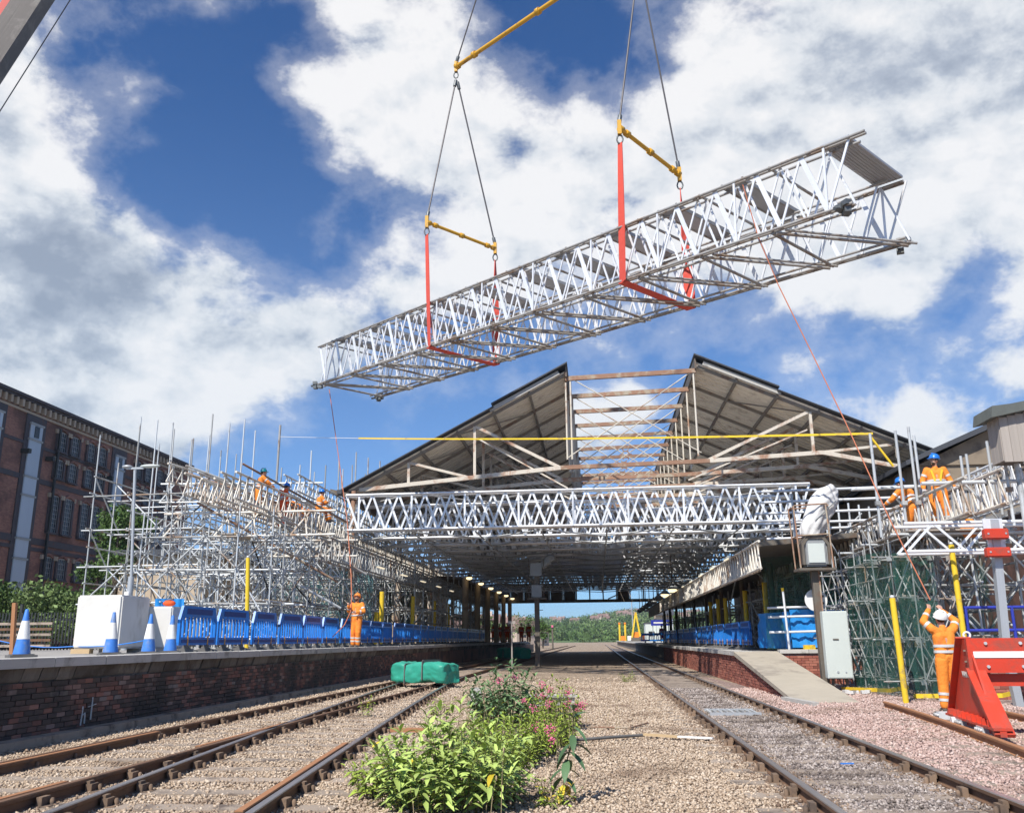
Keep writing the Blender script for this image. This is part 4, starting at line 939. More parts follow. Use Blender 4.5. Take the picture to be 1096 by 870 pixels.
sD = scaffold('shaded scaffold continuing along the left platform under the crash deck', -12.2, -9.9, 3, 49, 90, 16, HL, lambda x, y: 6.1, 1.6, (.0, .1), .034, .45, seed=7)
def runway(label, o, u_, L, h, m, n=1, gap=.45, loc=None, pitch=.42):
    t = Thing('runway_beam', label, 'lattice beam', o)
    for i in range(n): ladder(t, V(o)+V(gap*i, 0, 0), u_, L, h, M[m], pitch, .04)
    return t
runway('long cream lattice runway beam along the top of the left scaffold', (-12.0, 27.4, 5.85), (0, 1, .002), 66, .85, 'beige', 2, .5, pitch=.62)
runway('second cream lattice runway beam set left of the long one', (-13.6, 29.5, 6.1), (0, 1, 0), 40, .8, 'beige', 2, .45, pitch=.62)
runway('cream lattice beam on the outer left of the runway scaffold', (-15.2, 31.5, 6.7), (0, 1, 0), 28, .8, 'beige', 2, .5, pitch=.62)
runway('short cream lattice beam with rusty ends pointing out above the left scaffold', (-16.4, 32.5, 7.4), (.15, 1, 0), 14, .7, 'beige', 1, pitch=.62)
runway('pale lattice beam high on the rear left scaffold', (-13.0, 36, 7.5), (.0, 1, 0), 22, .7, 'galv', 2, .6, pitch=.6)
runway('horizontal cream lattice beam across the front of the left scaffold', (-15.6, 31.0, 5.05), (1, 0, .0), 6.4, .85, 'beige', 1, pitch=.95)
runway('lower cream lattice beam lying across the left scaffold', (-13.8, 33.0, 4.5), (1, .1, .0), 4.6, .6, 'beige', 2, .2, pitch=.7)
runway('horizontal pale lattice beam high across the left scaffold tower', (-18.6, 36.4, 7.2), (1, .1, .0), 7.0, .8, 'galv', 1, pitch=.8)
runway('lower inner runway beam running into the station along the left platform', (-10.1, 32, 4.25), (0, 1, 0), 60, .8, 'galvdull', 2, .4, pitch=.6)
for i, (x, y, z, dx, dz, L) in enumerate([(-13.9, 30.6, 7.0, 1.6, -1.0, 7), (-14.4, 31, 6.3, 2.0, -1.2, 6), (-12.6, 29, 6.9, .9, -.9, 5), (-15.4, 32, 7.6, 1.9, -.6, 5), (-12.8, 30.5, 4.6, 2.2, -1.3, 4.5), (-13.4, 32.5, 8.0, 1.2, -.7, 5), (-16.4, 34, 8.3, 1.4, -.5, 6)]):
    t = Thing('raking_tube', ORD[i]+' '+('rusty', 'dull grey')[i % 2 == 0]+' raking tube lying aslant over the left runway beams', 'scaffold tube', (x, y, z), 'raking tubes over the left scaffold'); d = V(dx, 1.2, dz).normalized()
    t.tube('tube', (x, y, z), V(x, y, z)+d*L, .045, M['rust' if i % 2 else 'galvdull'])
# right-hand scaffolds
netted = scaffold('netted scaffold beside the ramp behind the yellow posts', 6.85, 8.2, 4, 21.7, 27.9, 7, 0.0, lambda x, y: 3.5, .92, (.0, .4), .019, 1.3, seed=9, nmat=('galvdull', 'galvdull'))
sE = scaffold('scaffold under the right runway gantry beside the station wing', 7.9, 10.7, 4, 22.0, 41, 10, HR, lambda x, y: 3.7, 1.2, (.1, .6), .03, 1.2, seed=10)
sF = scaffold('scaffold tower carrying the right end of the crash deck', 8.6, 11.5, 3, 39.5, 52, 6, HR, lambda x, y: 6.1, 1.3, (.0, .3), .036, .9, seed=11)
sG = scaffold('dark scaffold along the right platform under the awning', 6.6, 9.4, 3, 36, 92, 18, HR, lambda x, y: 3.6, 1.5, (.0, .1), .034, .4, seed=12)
runway('cream lattice runway beam on the right gantry in front of the workers', (7.95, 19.6, 3.88), (.0, 1, .0), 26, .76, 'beige', 1, .4, pitch=.5)
runway('cream lattice beam fixed along the front of the right platform canopy', (4.80, 26.8, 3.32), (0, 1, .0), 44, .78, 'beige', 1, pitch=.5)
runway('twin cream lattice runway beam behind the right gantry workers', (9.0, 20.2, 4.15), (.0, 1, .0), 30, .76, 'beige', 1, .35, pitch=.5)
t = Thing('runway_beam', 'bright white lattice beam at the right edge behind the standing worker', 'lattice beam', (10.1, 19, 4.5))
for q in (0, .35): ladder(t, (10.1+q, 18.2, 4.50), (0, 1, .0), 16, 1.05, M['alu'], .42, .036)
t = Thing('runway_beam', 'horizontal white lattice beam in front of the right gantry deck', 'lattice beam', (7.0, 20, 3.2)); ladder(t, (6.9, 20.6, 3.17), (1, 0, 0), 6.5, .62, M['alu'], .62, .04, zig=True)
ladder(t, (6.9, 21.3, 3.17), (1, 0, 0), 6.5, .62, M['alu'], .62, .04, zig=True)
t = Thing('handrail', 'single white guard rail tube along the right gantry in front of the standing worker', 'guard rail', (7.2, 21.4, 5))
t.tube('rail_tube', (7.6, 21.2, 4.78), (13, 21.2, 4.80), .045, M['galv']); t.tube('rail_tube', (6.4, 22.6, 4.9), (9, 22.6, 4.95), .04, M['galv'])
# stacked tube ends of the spanning beams right of the bagged signal
t = Thing('tube_stack', 'stack of white scaffold tubes laid across behind the bagged signal', 'scaffold tubes', (8, 32, 5))
for i, (yy, z) in enumerate([(30, 6.05), (30.4, 5.75), (31, 5.45), (31.4, 5.15), (32, 5.0), (33, 4.8), (34, 4.65), (36, 4.5), (38, 4.6), (40, 4.5)]):
    t.tube('tube', (5.4+i*.12+random.uniform(-.3, .3), yy, z), (10.5, yy, z+.08), .045, M['alu']); 
for i in range(8): t.tube('upright', (6.6+i*.5, 30.2+i*.5, 4.3), (6.6+i*.5, 30.2+i*.5, 6.0), .035, M['galv'])
for i, (px, py, yy, zb) in enumerate([(931, 464, 21.6, 3.6), (958, 461, 22.4, 3.7), (972, 457, 22.4, 3.7), (978, 466, 23.4, 3.7), (1028, 488, 23.5, 4.2), (1034, 486, 23.9, 4.2), (1056, 472, 22.2, 4.2), (1061, 470, 22.6, 4.2), (1046, 500, 27, 4.0), (1075, 492, 20.6, 3.7)]):
    p = at(px, py, y=yy); t = Thing('scaffold_standard', ['bare tube holding the right end of the yellow tape', 'bare tube left of the standing worker, leftmost of three', 'bare tube left of the standing worker, middle of three', 'bare tube closest to the left of the standing worker', 'bare tube just right of the standing worker, left one of a pair', 'bare tube just right of the standing worker, right one of a pair', 'bare tube before the tan wall, left one of the right pair', 'bare tube before the tan wall, right one of the right pair', 'short bare tube low behind the right gantry beams', 'bare tube under the boarded cabin at the right edge'][i], 'scaffold tube', (p.x, yy, zb), 'bare upright tubes on the right gantry')
    t.tube('tube', (p.x, yy, zb), p, .036, M['galv']); t.box('coupler', (p.x, yy-.03, zb+.8), (.12, .12, .1), M['galvdull'])
# gantry deck
t = Thing('gantry_deck', 'boarded working deck under the standing worker on the right', 'platform deck', (8.4, 23, 3.75))
for i in range(8): t.box('scaffold_board', (7.4+i*.235, 24.0, 3.74), (.225, 5.0, .04), M['oldtimber'])
for y in (21.6, 24, 26.3): t.tube('bearer', (6.9, y, 3.66), (10.6, y, 3.66), .03, M['galv'])
# debris netting
def net(label, pts, m, name='debris_netting'):
    mb = MB(); n = 16; a, b, z0, z1 = pts; vs = []
    for i in range(n+1):
        for j in range(7):
            f = i/n; p = V(a).lerp(V(b), f); w_ = math.sin(i*1.7+j*.9)*.05+math.sin(j*2.1+i*.3)*.04; d = (V(b)-V(a)).normalized().cross(V(0, 0, 1)); vs.append(tuple(p+d*w_+V(0, 0, z0+(z1-z0)*j/6)))
    mb.add(vs, [(i*7+j, i*7+j+1, i*7+j+8, i*7+j+7) for i in range(n) for j in range(6)], True); return single(name, mb, m, label, 'netting', tuple(a))
net('green debris netting on the front of the scaffold beside the ramp', ((6.5, 24.3, 0), (6.75, 21.3, 0), .05, 3.3), M['netg'])
net('green debris netting on the end of the scaffold facing the buffer stop', ((6.78, 21.28, 0), (7.7, 21.4, 0), .05, 3.2), M['netg'])
net('green debris netting on the rear scaffold behind the ramp', ((5.4, 30.0, 0), (8.2, 29.2, 0), 1.0, 3.9), M['netg'])
net('green debris netting along the back of the right gantry scaffold', ((8.9, 21.6, 0), (8.9, 40, 0), 1.0, 3.8), M['netg'])
net('green debris netting above the blue tarpaulin on the right platform', ((7.0, 30.5, 0), (6.6, 34, 0), 1.0, 3.6), M['netg'])
net('teal debris netting inside the left scaffold', ((-16.3, 42, 0), (-10.5, 42, 0), 1.2, 4.6), M['nett'])
net('faded teal debris netting deeper in the left scaffold', ((-12.5, 49, 0), (-12.5, 66, 0), 1.2, 5.0), M['nett'])
# ================================================================== STREET-SIDE THINGS
# barriers: chapter-8 style, built once and copied
def make_barrier():
    t = Thing('barrier', None, 'barrier', (0, 0, 0)); m = M['blue']   # local: length along +Y (0..2), front faces +X
    mb = MB(); poly = [(.02, .70), (.16, 1.0), (1.84, 1.0), (1.98, .70), (1.98, .62), (1.90, .62), (1.84, .76), (.16, .76), (.10, .62), (.02, .62)]
    mb.prism(poly, -.03, .03, 'x'); tp = t.mb('top_panel', mb, m)
    mb = MB(); mb.box((.032, 1, .88), (.012, 1.35, .12)); t.mb('top_recess_shade', mb, M['blue_shade'], tp)  # dark plate on the panel face, recess shade put into its colour
    mb = MB(); mb.box((0, 1, .24), (.055, 1.95, .17)); bp = t.mb('bottom_panel', mb, m); mb = MB(); mb.box((.03, 1, .24), (.012, 1.7, .07)); t.mb('bottom_recess_shade', mb, M['blue_shade'], bp)  # lower plate likewise has the recess shade painted in
    for y in (.06, 1.94): t.box('end_post', (0, y, .45), (.06, .08, .5), m)
    for i in range(9):
        y = .24+i*.19; t.bar('slat', (0, y, .30), (0, y, .78), .045, .035, m)
    for y in (.45, 1.5):
        mb = MB(); mb.prism([(-.28, 0), (.28, 0), (.26, .035), (.06, .09), (.04, .16), (-.04, .16), (-.06, .09), (-.26, .035)], y-.06, y+.06, 'y'); t.mb('foot', mb, M['galvdull'] if False else M['black'])
        t.box('reflector_strip', (.034, y, .26), (.012, .04, .2), M['amberflag'])
    return t.o
M['amberflag'] = mat('amber_reflector', (.75, .36, .03), .4, 0, .1, 9)
M['black'] = mat('dusty_recycled_rubber', (.13, .125, .12), .85, 0, .3, 6)
pb = make_barrier(); first = True
def put(o, loc, rz, label, group):
    o.location = loc; o.rotation_euler = (0, 0, rz); o['label'] = label; o['group'] = group
LY = [19.05+2.12*i for i in range(26)]
for i, y in enumerate(LY):
    o = pb if first else copy_tree(pb); first = False
    lab = (ORD[i]+' blue plastic barrier from the cones in the long row on the left platform') if i < 26 else 'far blue plastic barrier in the shaded end of the long left platform row'
    put(o, (-9.06-.004*i+random.uniform(-.03, .03), y, HL), random.uniform(-.035, .035), lab, 'blue barriers along the left platform')
for i in range(20):
    y = 33.6+2.12*i; o = copy_tree(pb)
    lab = (ORD[i]+' blue plastic barrier from the tarpaulin along the right platform') if i < 20 else 'far blue plastic barrier in the shaded end of the right platform row'
    put(o, (5.45+random.uniform(-.03, .03), y+2, HR), math.pi+random.uniform(-.04, .04), lab, 'blue barriers along the right platform')
for i, (x, y) in enumerate([(7.4, 99), (6.6, 101), (8.6, 97)]):
    o = copy_tree(pb); put(o, (x, y, HR), math.pi/2+.2*i, ['blue barrier across the far right platform, middle one near the sign', 'blue barrier across the far right platform, left one near the sign', 'blue barrier across the far right platform, right one near the sign'][i], 'blue barriers closing the far right platform end')
# cones
def make_cone():
    t = Thing('traffic_cone', None, 'traffic cone', (0, 0, 0))
    f = lambda z: .135-(.135-.028)*(z-.04)/.71
    mb = MB(); mb.box((0, 0, .02), (.40, .40, .04)); mb.box((0, 0, .045), (.32, .32, .02)); t.mb('base', mb, M['black'])
    for nm, a, b, m, d in (('lower_body', .045, .29, 'conblue', 0), ('white_sleeve', .29, .58, 'white', .003), ('tip', .58, .76, 'conblue', 0)):
        mb = MB(); mb.lathe([(f(a)+d, a), (f(b)+d, b)]+([(f(b)-.01, b+.008)] if nm == 'tip' else []), n=20); t.mb(nm, mb, M[m])
    return t.o
M['conblue'] = mat('blue_cone_plastic', (.05, .20, .60), .55, 0, .15, 9, dark=(.17, .25, .42), darkamt=.55)
pc = make_cone()
CN = [(23, 700, .80, 13.9, 'leftmost and nearest blue and white traffic cone at the platform edge'), (118, 699, .80, 15.7, 'blue and white traffic cone standing in front of the white tank'), (158.5, 697.5, .78, 17.0, 'blue and white traffic cone just right of the white tank'), (182, 697, .75, 18.0, 'blue and white traffic cone touching the first blue barrier')]
for i, (px, py, hh, yy, lab) in enumerate(CN):
    p = at(px, py, y=yy); o = pc if i == 0 else copy_tree(pc); put(o, (p.x, yy, HL), random.uniform(0, 1), lab, 'traffic cones on the left platform'); o.scale = (.98,)*3
# white tank with its lower second part, on timber bearers
def rbox(mb, c, s, b=.03):
    bm_ = bmesh.new(); bmesh.ops.create_cube(bm_, size=1)
    for v_ in bm_.verts: v_.co = Vector((v_.co.x*s[0], v_.co.y*s[1], v_.co.z*s[2]))+V(c)
    bmesh.ops.bevel(bm_, geom=list(bm_.edges), offset=b, segments=3, affect='EDGES')
    bm_.verts.ensure_lookup_table(); mb.add([tuple(v_.co) for v_ in bm_.verts], [tuple(v_.index for v_ in f_.verts) for f_ in bm_.faces], False); bm_.free()
M['tank'] = mat('off_white_tank', (.66, .64, .59), .55, 0, .05, 2, dark=(.50, .47, .41), darkamt=.35, bump=.05)
t = Thing('water_tank', 'large off-white box tank standing on timber bearers beside the blue barriers', 'tank', (-10.5, 19.2, HL))
mb = MB(); rbox(mb, (-10.68, 19.3, HL+.66), (1.02, 1.25, 1.12), .035); t.mb('tank_body', mb, M['tank'])
mb = MB(); mb.lathe([(.06, 0), (.06, .07), (.04, .09)], (-10.3, 19.1, HL+1.22), 10); t.mb('filler_cap', mb, M['white'])
t2_ = Thing('pump_box', 'smaller off-white box standing behind the right side of the big tank', 'tank', (-9.9, 20.4, HL))
mb = MB(); rbox(mb, (-9.95, 20.3, HL+.55), (.62, .7, .93), .03); t2_.mb('box_body', mb, M['tank'])
for i, (x, y) in enumerate([(-11.0, 18.75), (-10.35, 18.75), (-11.0, 19.75), (-10.35, 19.75), (-9.8, 20.0)]):
    o = Thing('timber_bearer', ['short raw timber block under the near left corner of the tank', 'grey timber bearer under the near right corner of the tank', 'timber bearer under the far left corner of the tank', 'timber bearer under the far right corner of the tank', 'stacked timber under the small white box'][i], 'timber', (x, y, HL)); o.box('timber', (x, y, HL+.05), (.30 if i else .42, .16, .098), M['timber' if i == 0 else 'oldtimber'], rz=.1*i)
t = Thing('red_toolbag', 'red and black tool bag lying behind the tank on the small box', 'bag', (-10.1, 20.9, HL+1.0)); mb = MB(); mb.ell((-9.95, 20.4, HL+1.10), (.16, .10, .07)); t.mb('bag_body', mb, M['orangered']); mb = MB(); mb.tube((-10.05, 20.4, HL+1.16), (-9.85, 20.4, HL+1.2), .02); t.mb('handle', mb, M['black'])
for (a, b, z, rr) in (((-15.9, 27.2, 'a'), 0, 0, 0),):
    net('crumpled blue tarpaulin hanging inside the left scaffold behind the tank', ((-14.25, 28.2, 0), (-13.4, 28.5, 0), 1.2, 2.75), M['tarp'], 'tarpaulin')
t = Thing('post', 'leaning brown timber post at the far left beside the first cone', 'post', (-14.9, 18.9, HL)); p0, p1 = at(14, 690, y=16.5), at(16, 645, y=16.5); t.bar('timber', (p0.x, 16.5, HL), p1, .07, .07, M['rail_orange'])
t = Thing('pallet', 'low stack of timber on the ground behind the first cone', 'pallet', (-24, 34, 1)); 
for i in range(5): t.box('slat', (-22.3, 32.3, 1.3+.2*i), (4.2, .1, .09), M['rail_rust' if i % 2 else 'sleeper'])
# blue pipe rope slung between the fence and the tank
mb = MB(); path_tube(mb, sag((-14.2, 18.3, 2.05), (-11.2, 18.7, 1.3), .25, 10), .012); path_tube(mb, sag((-11.2, 18.7, 1.3), (-9.3, 18.5, 1.45), .06, 8), .012); single('cord', mb, M['blue'], 'thin blue cord sagging between the first cone and the tank', 'cord', (-12, 18, 1.2))
# yellow posts
def ypost(px0, py0, px1, py1, yy, zb, lab, w=.085):
    a, b = at(px0, py0, y=yy), at(px1, py1, y=yy); t = Thing('yellow_post', lab, 'post', (b.x, yy, zb), 'yellow padded scaffold posts')
    w *= .82; t.tube('sleeve', (b.x, yy, zb), a, w, M['yellow'], n=12); t.tube('tube_end', a, V(a)+V(0, 0, .06), w*.8, M['galv'], n=8)
ypost(955, 640, 970, 753, 20.0, 0, 'long yellow post nearest the ramp in front of the green netting', .075); ypost(1018, 583, 1033, 690, 21.1, HR-.2, 'tall yellow post right of the man with raised arms', .075)
ypost(265.5, 597, 264, 692, 26.5, HL, 'nearest yellow post standing behind the blue barriers on the left platform', .075)
for i, (px, py, X) in enumerate([(409, 633, -10.0), (442, 638, -10.0), (465, 643, -10.0), (480, 646, -10.0), (403, 655, -10.4)]):
    p = at(px, py, x=X); t = Thing('yellow_post', 'yellow post %s along the left platform under the crash deck' % ['first', 'second', 'third', 'fourth', 'short one'][i], 'post', (X, p.y, HL), 'yellow padded scaffold posts'); t.tube('sleeve', (X, p.y, HL), (X, p.y, p.z), .11, M['yellow'], n=10)
for i, (px, py) in enumerate([(818, 623), (797, 632), (776, 640), (768, 641), (760, 644)]):
    p = at(px, py, x=6.3); t = Thing('yellow_post', 'yellow post %s from the tarpaulin along the right platform' % ORD[i], 'post', (6.3, p.y, HR), 'yellow padded scaffold posts'); t.tube('sleeve', (6.3, p.y, HR), (6.3, p.y, p.z), .10, M['yellow'], n=10)
# yellow tape on the ground by the netting
for a, b, lab in (((6.15, 24.4), (6.75, 22.4), 'yellow tape lying along the foot of the green netting'), ((6.9, 21.3), (8.4, 20.4), 'yellow tape strung low behind the man with raised arms')):
    mb = MB(); mb.bar((*a, .08), (*b, .14), .012, .09); mb.bar((*b, .14), (b[0]+.5, b[1]+.3, .2), .012, .09); single('barrier_tape', mb, M['yellow'], lab, 'tape', (*a, .08))
# lamp post on the left
t = Thing('lamp_post', 'grey street lamp with two flat heads in front of the left scaffold tower', 'street lamp', (-15.0, 28, HL))
pt = at(144.5, 503, y=28); b0 = V(-15.02, 28, HL)
t.tube('pole_base', b0, b0+V(0, 0, 2.3), .095, M['post'], n=12); t.tube('pole', b0+V(0, 0, 2.3), pt, .048, M['post'], n=12)
for dx, lab in ((-.28, 0), (.52, 1)):
    mb = MB(); mb.ell((pt.x+dx, 28, pt.z+.12), (.36 if lab else .18, .13, .06), 14, 6); t.mb('lamp_head', mb, M['cab' if lab else 'post'])
t.bar('bracket', pt+V(-.3, 0, .06), pt+V(.3, 0, .06), .06, .06, M['post'])
# standard with the guide line tied to it
a = at(300, 455, y=36); t = Thing('scaffold_standard', 'tall dark scaffold tube holding the left end of the stretched line', 'scaffold tube', (a.x, 36, 6)); t.tube('tube', at(296, 515, y=36), a, .05, M['aludark'])
def wrap_sheet(t, m):
    """heavy plastic sheet bundled round a slanting signal arm: a tapering tube with folds and a loose hanging skirt"""
    from mathutils import noise as mn
    A = [V(5.72, SY, 3.92), V(5.80, SY, 4.18), V(5.92, SY, 4.46), V(6.08, SY, 4.74), V(6.28, SY, 5.00), V(6.46, SY, 5.16), V(6.58, SY, 5.18)]
    Rr = [.27, .29, .30, .31, .29, .21, .05]; n = 40; mb = MB(); P = []; K = 5
    for k in range((len(A)-1)*K+1):
        i = min(len(A)-2, k//K); f = k/K-i; c = A[i].lerp(A[i+1], f); r = Rr[i]+(Rr[i+1]-Rr[i])*f; d = (A[i+1]-A[i]).normalized(); s_ = V(d.z, 0, -d.x)
        for j in range(n):
            a = math.tau*j/n; fold = 1+.10*math.sin(a*5+k*.25)+.07*math.sin(a*11-k*.4)+.16*mn.noise(V(math.cos(a)*1.4, math.sin(a)*1.4, k*.16))
            drop = V(0, 0, -.38*max(0, math.cos(a))**2*(k/30)*(1-k/36))
            P.append(c+s_*(r*fold*math.cos(a))+V(0, r*.8*fold*math.sin(a), 0)+drop)
    rows = (len(A)-1)*K+1
    mb.add(P, [(q*n+j, q*n+(j+1) % n, (q+1)*n+(j+1) % n, (q+1)*n+j) for q in range(rows-1) for j in range(n)]+[tuple(range(n))[::-1], tuple(range((rows-1)*n, rows*n))], True); t.mb('plastic_wrap', mb, m)
# bagged signal beside the ramp
SX, SY = 5.8, 24.5
t = Thing('railway_signal', 'railway signal post beside the ramp with its arm wrapped in white plastic', 'signal', (SX, SY, 0))
t.bar('post', (SX-.02, SY, 0), (SX-.04, SY, 3.05), .17, .2, M['darkiron']); t.bar('post_flange', (SX+.07, SY-.1, 0), (SX+.05, SY-.1, 3.05), .035, .05, M['rust'])
p = at(868, 600, y=SY); t.box('platform', (SX-.02, SY, 3.08), (.95, .7, .06), M['darkiron'])
for dx, dy in ((-.42, -.32), (.42, -.32), (-.42, .32), (.42, .32)):
    t.tube('cage_rail', (SX+dx-.02, SY+dy, 3.1), (SX+dx-.08, SY+dy, 4.75), .022, M['rust'])
for z in (3.95, 4.75):
    for dy in (-.32, .32): t.tube('cage_hoop', (SX-.48, SY+dy, z), (SX+.38, SY+dy, z+.04), .020, M['rust'])
    for dx in (-.45, .4): t.tube('cage_hoop', (SX+dx, SY-.32, z), (SX+dx, SY+.32, z), .020, M['rust'])
mb = MB(); rbox(mb, (SX+.0, SY-.05, 3.52), (.60, .42, .72), .05); t.mb('signal_case', mb, M['grey'])
mb = MB(); mb.prism([(-.36, 3.2), (-.36, 3.75), (-.22, 3.95), (.22, 3.95), (.36, 3.75), (.36, 3.2), (.30, 3.2), (.30, 3.7), (.18, 3.88), (-.18, 3.88), (-.30, 3.7), (-.30, 3.2)], -.28, .2, 'y'); mb.v = [(x+SX, y+SY, z) for x, y, z in mb.v]; t.mb('hood', mb, M['darkiron'])
mb = MB(); mb.box((SX, SY-.275, 3.5), (.42, .02, .5)); t.mb('front_plate', mb, M['cab'])
def blob(t, name, parts, m, vox=.03, amp=.02, freq=6.0):
    mb = MB()
    for q in parts: mb.ell(*q)
    o = t.mb(name, mb, m); md = o.modifiers.new('remesh', 'REMESH'); md.mode = 'VOXEL'; md.voxel_size = vox; md.use_smooth_shade = True
    tx = bpy.data.textures.get('folds') or bpy.data.textures.new('folds', 'CLOUDS'); tx.noise_scale = .16; tx.noise_depth = 3
    d = o.modifiers.new('folds', 'DISPLACE'); d.texture = tx; d.strength = amp*4; d.mid_level = .5; return o
wrap_sheet(t, M['bag'])
for a, b in ((( -.2, 3.95), (.25, 3.95)), ((.05, 4.35), (.62, 4.85))): t.tube('tie_strap', (SX+a[0], SY-.26, a[1]), (SX+b[0], SY-.27, b[1]), .012, M['clamp'])
p = at(873.5, 642, y=24.7); mb = MB(); mb.tube((p.x, 24.70, p.z), (p.x, 24.74, p.z), .29, 24); t.mb('round_sign', mb, M['white'])
for z in (-.08, .10): t.box('sign_mark', (p.x+.08, 24.69, p.z+z), (.24, .012, .055), M['darkiron'])
c_ = Thing('equipment_cabinet', 'tall pale grey cabinet fixed to the foot of the bagged signal', 'cabinet', (6.1, 24.2, .3))
mb = MB(); rbox(mb, (6.06, 24.15, 1.17), (.62, .28, 1.66), .015); c_.mb('case', mb, M['cab'])
c_.box('door_seam', (6.06, 24.005, 1.17), (.58, .006, 1.60), M['cab']); c_.box('handle', (6.02, 24.0, 1.30), (.14, .03, .035), M['darkiron']); mb = MB(); mb.tube((6.0, 24.01, .50), (6.0, 23.99, .50), .03, 10); mb.tube((6.2, 24.01, .50), (6.2, 23.99, .50), .02, 10); c_.mb('lock', mb, M['post'])
c_.box('leg', (5.9, 24.2, .17), (.06, .06, .36), M['darkiron']); c_.box('leg', (6.25, 24.2, .17), (.06, .06, .36), M['darkiron'])
# distant dark signal in the middle of the tracks
QX, QY = -3.22, 49.0
t = Thing('railway_signal', 'dark railway signal post in the middle of the tracks with its arm covered', 'signal', (QX, QY, 0))
t.bar('post', (QX, QY, 0), (QX, QY, 5.0), .26, .26, M['darkiron'])
for i in range(7): t.box('ladder_rung', (QX+.18, QY, .5+i*.6), (.3, .03, .03), M['darkiron'])
t.box('signal_case', (QX, QY, 3.9), (.55, .4, .65), M['grey']); t.box('platform', (QX, QY, 3.5), (1.0, .7, .08), M['darkiron']); t.box('upper_case', (QX-.02, QY, 5.05), (.62, .4, .7), M['grey'])
for dx in (-.4, .4): t.tube('cage_rail', (QX+dx, QY-.3, 3.5), (QX+dx, QY-.3, 5.6), .02, M['darkiron'])
blob(t, 'covered_arm', [((QX+.35, QY, 5.3), (.3, .15, .2)), ((QX+.75, QY, 5.65), (.3, .15, .22)), ((QX+.55, QY, 5.45), (.3, .15, .22))], M['grey'], .04)
t = Thing('pole', 'thin pale pole standing between the tracks left of the covered middle signal', 'post', (-3.75, 40, 0)); t.tube('pole', (-3.75, 40, 0), (-3.75, 40, 2.05), .035, M['oldtimber']); t.box('pole_head', (-3.75, 40, 2.1), (.3, .06, .12), M['oldtimber'])
# red-backed signal on grey post at the right
t = Thing('railway_signal', 'grey square signal post with two red lamp backs at the right edge', 'signal', (8.05, 19, 0))
a, b = at(1076, 690, y=19), at(1063, 556, y=19)
t.bar('post', (a.x+.09, 19, 0), a, .15, .15, M['post']); t.bar('post', a, b, .15, .15, M['post'])
for (px, py, h_) in ((1064.5, 571.5, .21), (1067, 591, .19)):
    p = at(px, py, y=18.85); mb = MB(); rbox(mb, (p.x, 18.82, p.z), (.46, .18, h_), .02); t.mb('lamp_back', mb, M['bufred'])
    for s_ in (-1, 1): mb = MB(); mb.tube((p.x+s_*.17, 18.72, p.z), (p.x+s_*.17, 18.74, p.z), .02, 8); t.mb('bolt', mb, M['post'])
p = at(1062, 562, y=19); t.box('back_plate', (p.x, 18.98, p.z+.0), (.38, .03, .26), M['alu']); p = at(1066, 581, y=19); t.box('back_plate', (p.x, 18.98, p.z), (.34, .03, .24), M['alu'])
# blue hand railing on the right
t = Thing('blue_railing', 'dark blue tubular hand railing on the low wall behind the buffer stop', 'railing', (9, 21.5, HR))
for z in (1.02, .52): t.tube('rail_tube', (8.25, 21.45, HR+z), (14, 21.45, HR+z), .035, M['bluerail'])
for i in range(6): t.tube('upright', (8.3+i*1.0, 21.45, HR), (8.3+i*1.0, 21.45, HR+1.05), .035, M['bluerail'])
# tarpaulin with white guard rails on the right platform corner
net('bright blue tarpaulin laced to white guard rails at the corner of the right platform', ((5.55, 32.4, 0), (6.0, 29.2, 0), 1.02, 2.15), M['tarp'], 'tarpaulin')
net('bright blue tarpaulin facing the tracks above the brick wall on the right', ((6.0, 29.2, 0), (7.6, 29.0, 0), 1.05, 2.2), M['tarp'], 'tarpaulin')
t = Thing('guard_rail', 'white tube guard rails in front of the blue tarpaulin on the right platform', 'guard rail', (6, 29, HR))
for z in (1.3, 1.02, .56): t.tube('rail_tube', (5.3, 29.05, HR+z), (7.9, 28.9, HR+z+.04), .036, M['alu'])
for x in (5.85, 7.7): t.tube('upright', (x, 28.95, HR), (x-.05, 28.95, HR+1.85), .036, M['alu'])
t.tube('yellow_cap', (5.80, 28.95, HR+1.80), (5.795, 28.95, HR+1.9), .045, M['yellow'])
t = Thing('yellow_block', 'small yellow block on the wall top right of the tarpaulin', 'block', (6.4, 28.6, HR)); t.box('block', (6.35, 28.5, HR+.12), (.32, .2, .13), M['yellow'])

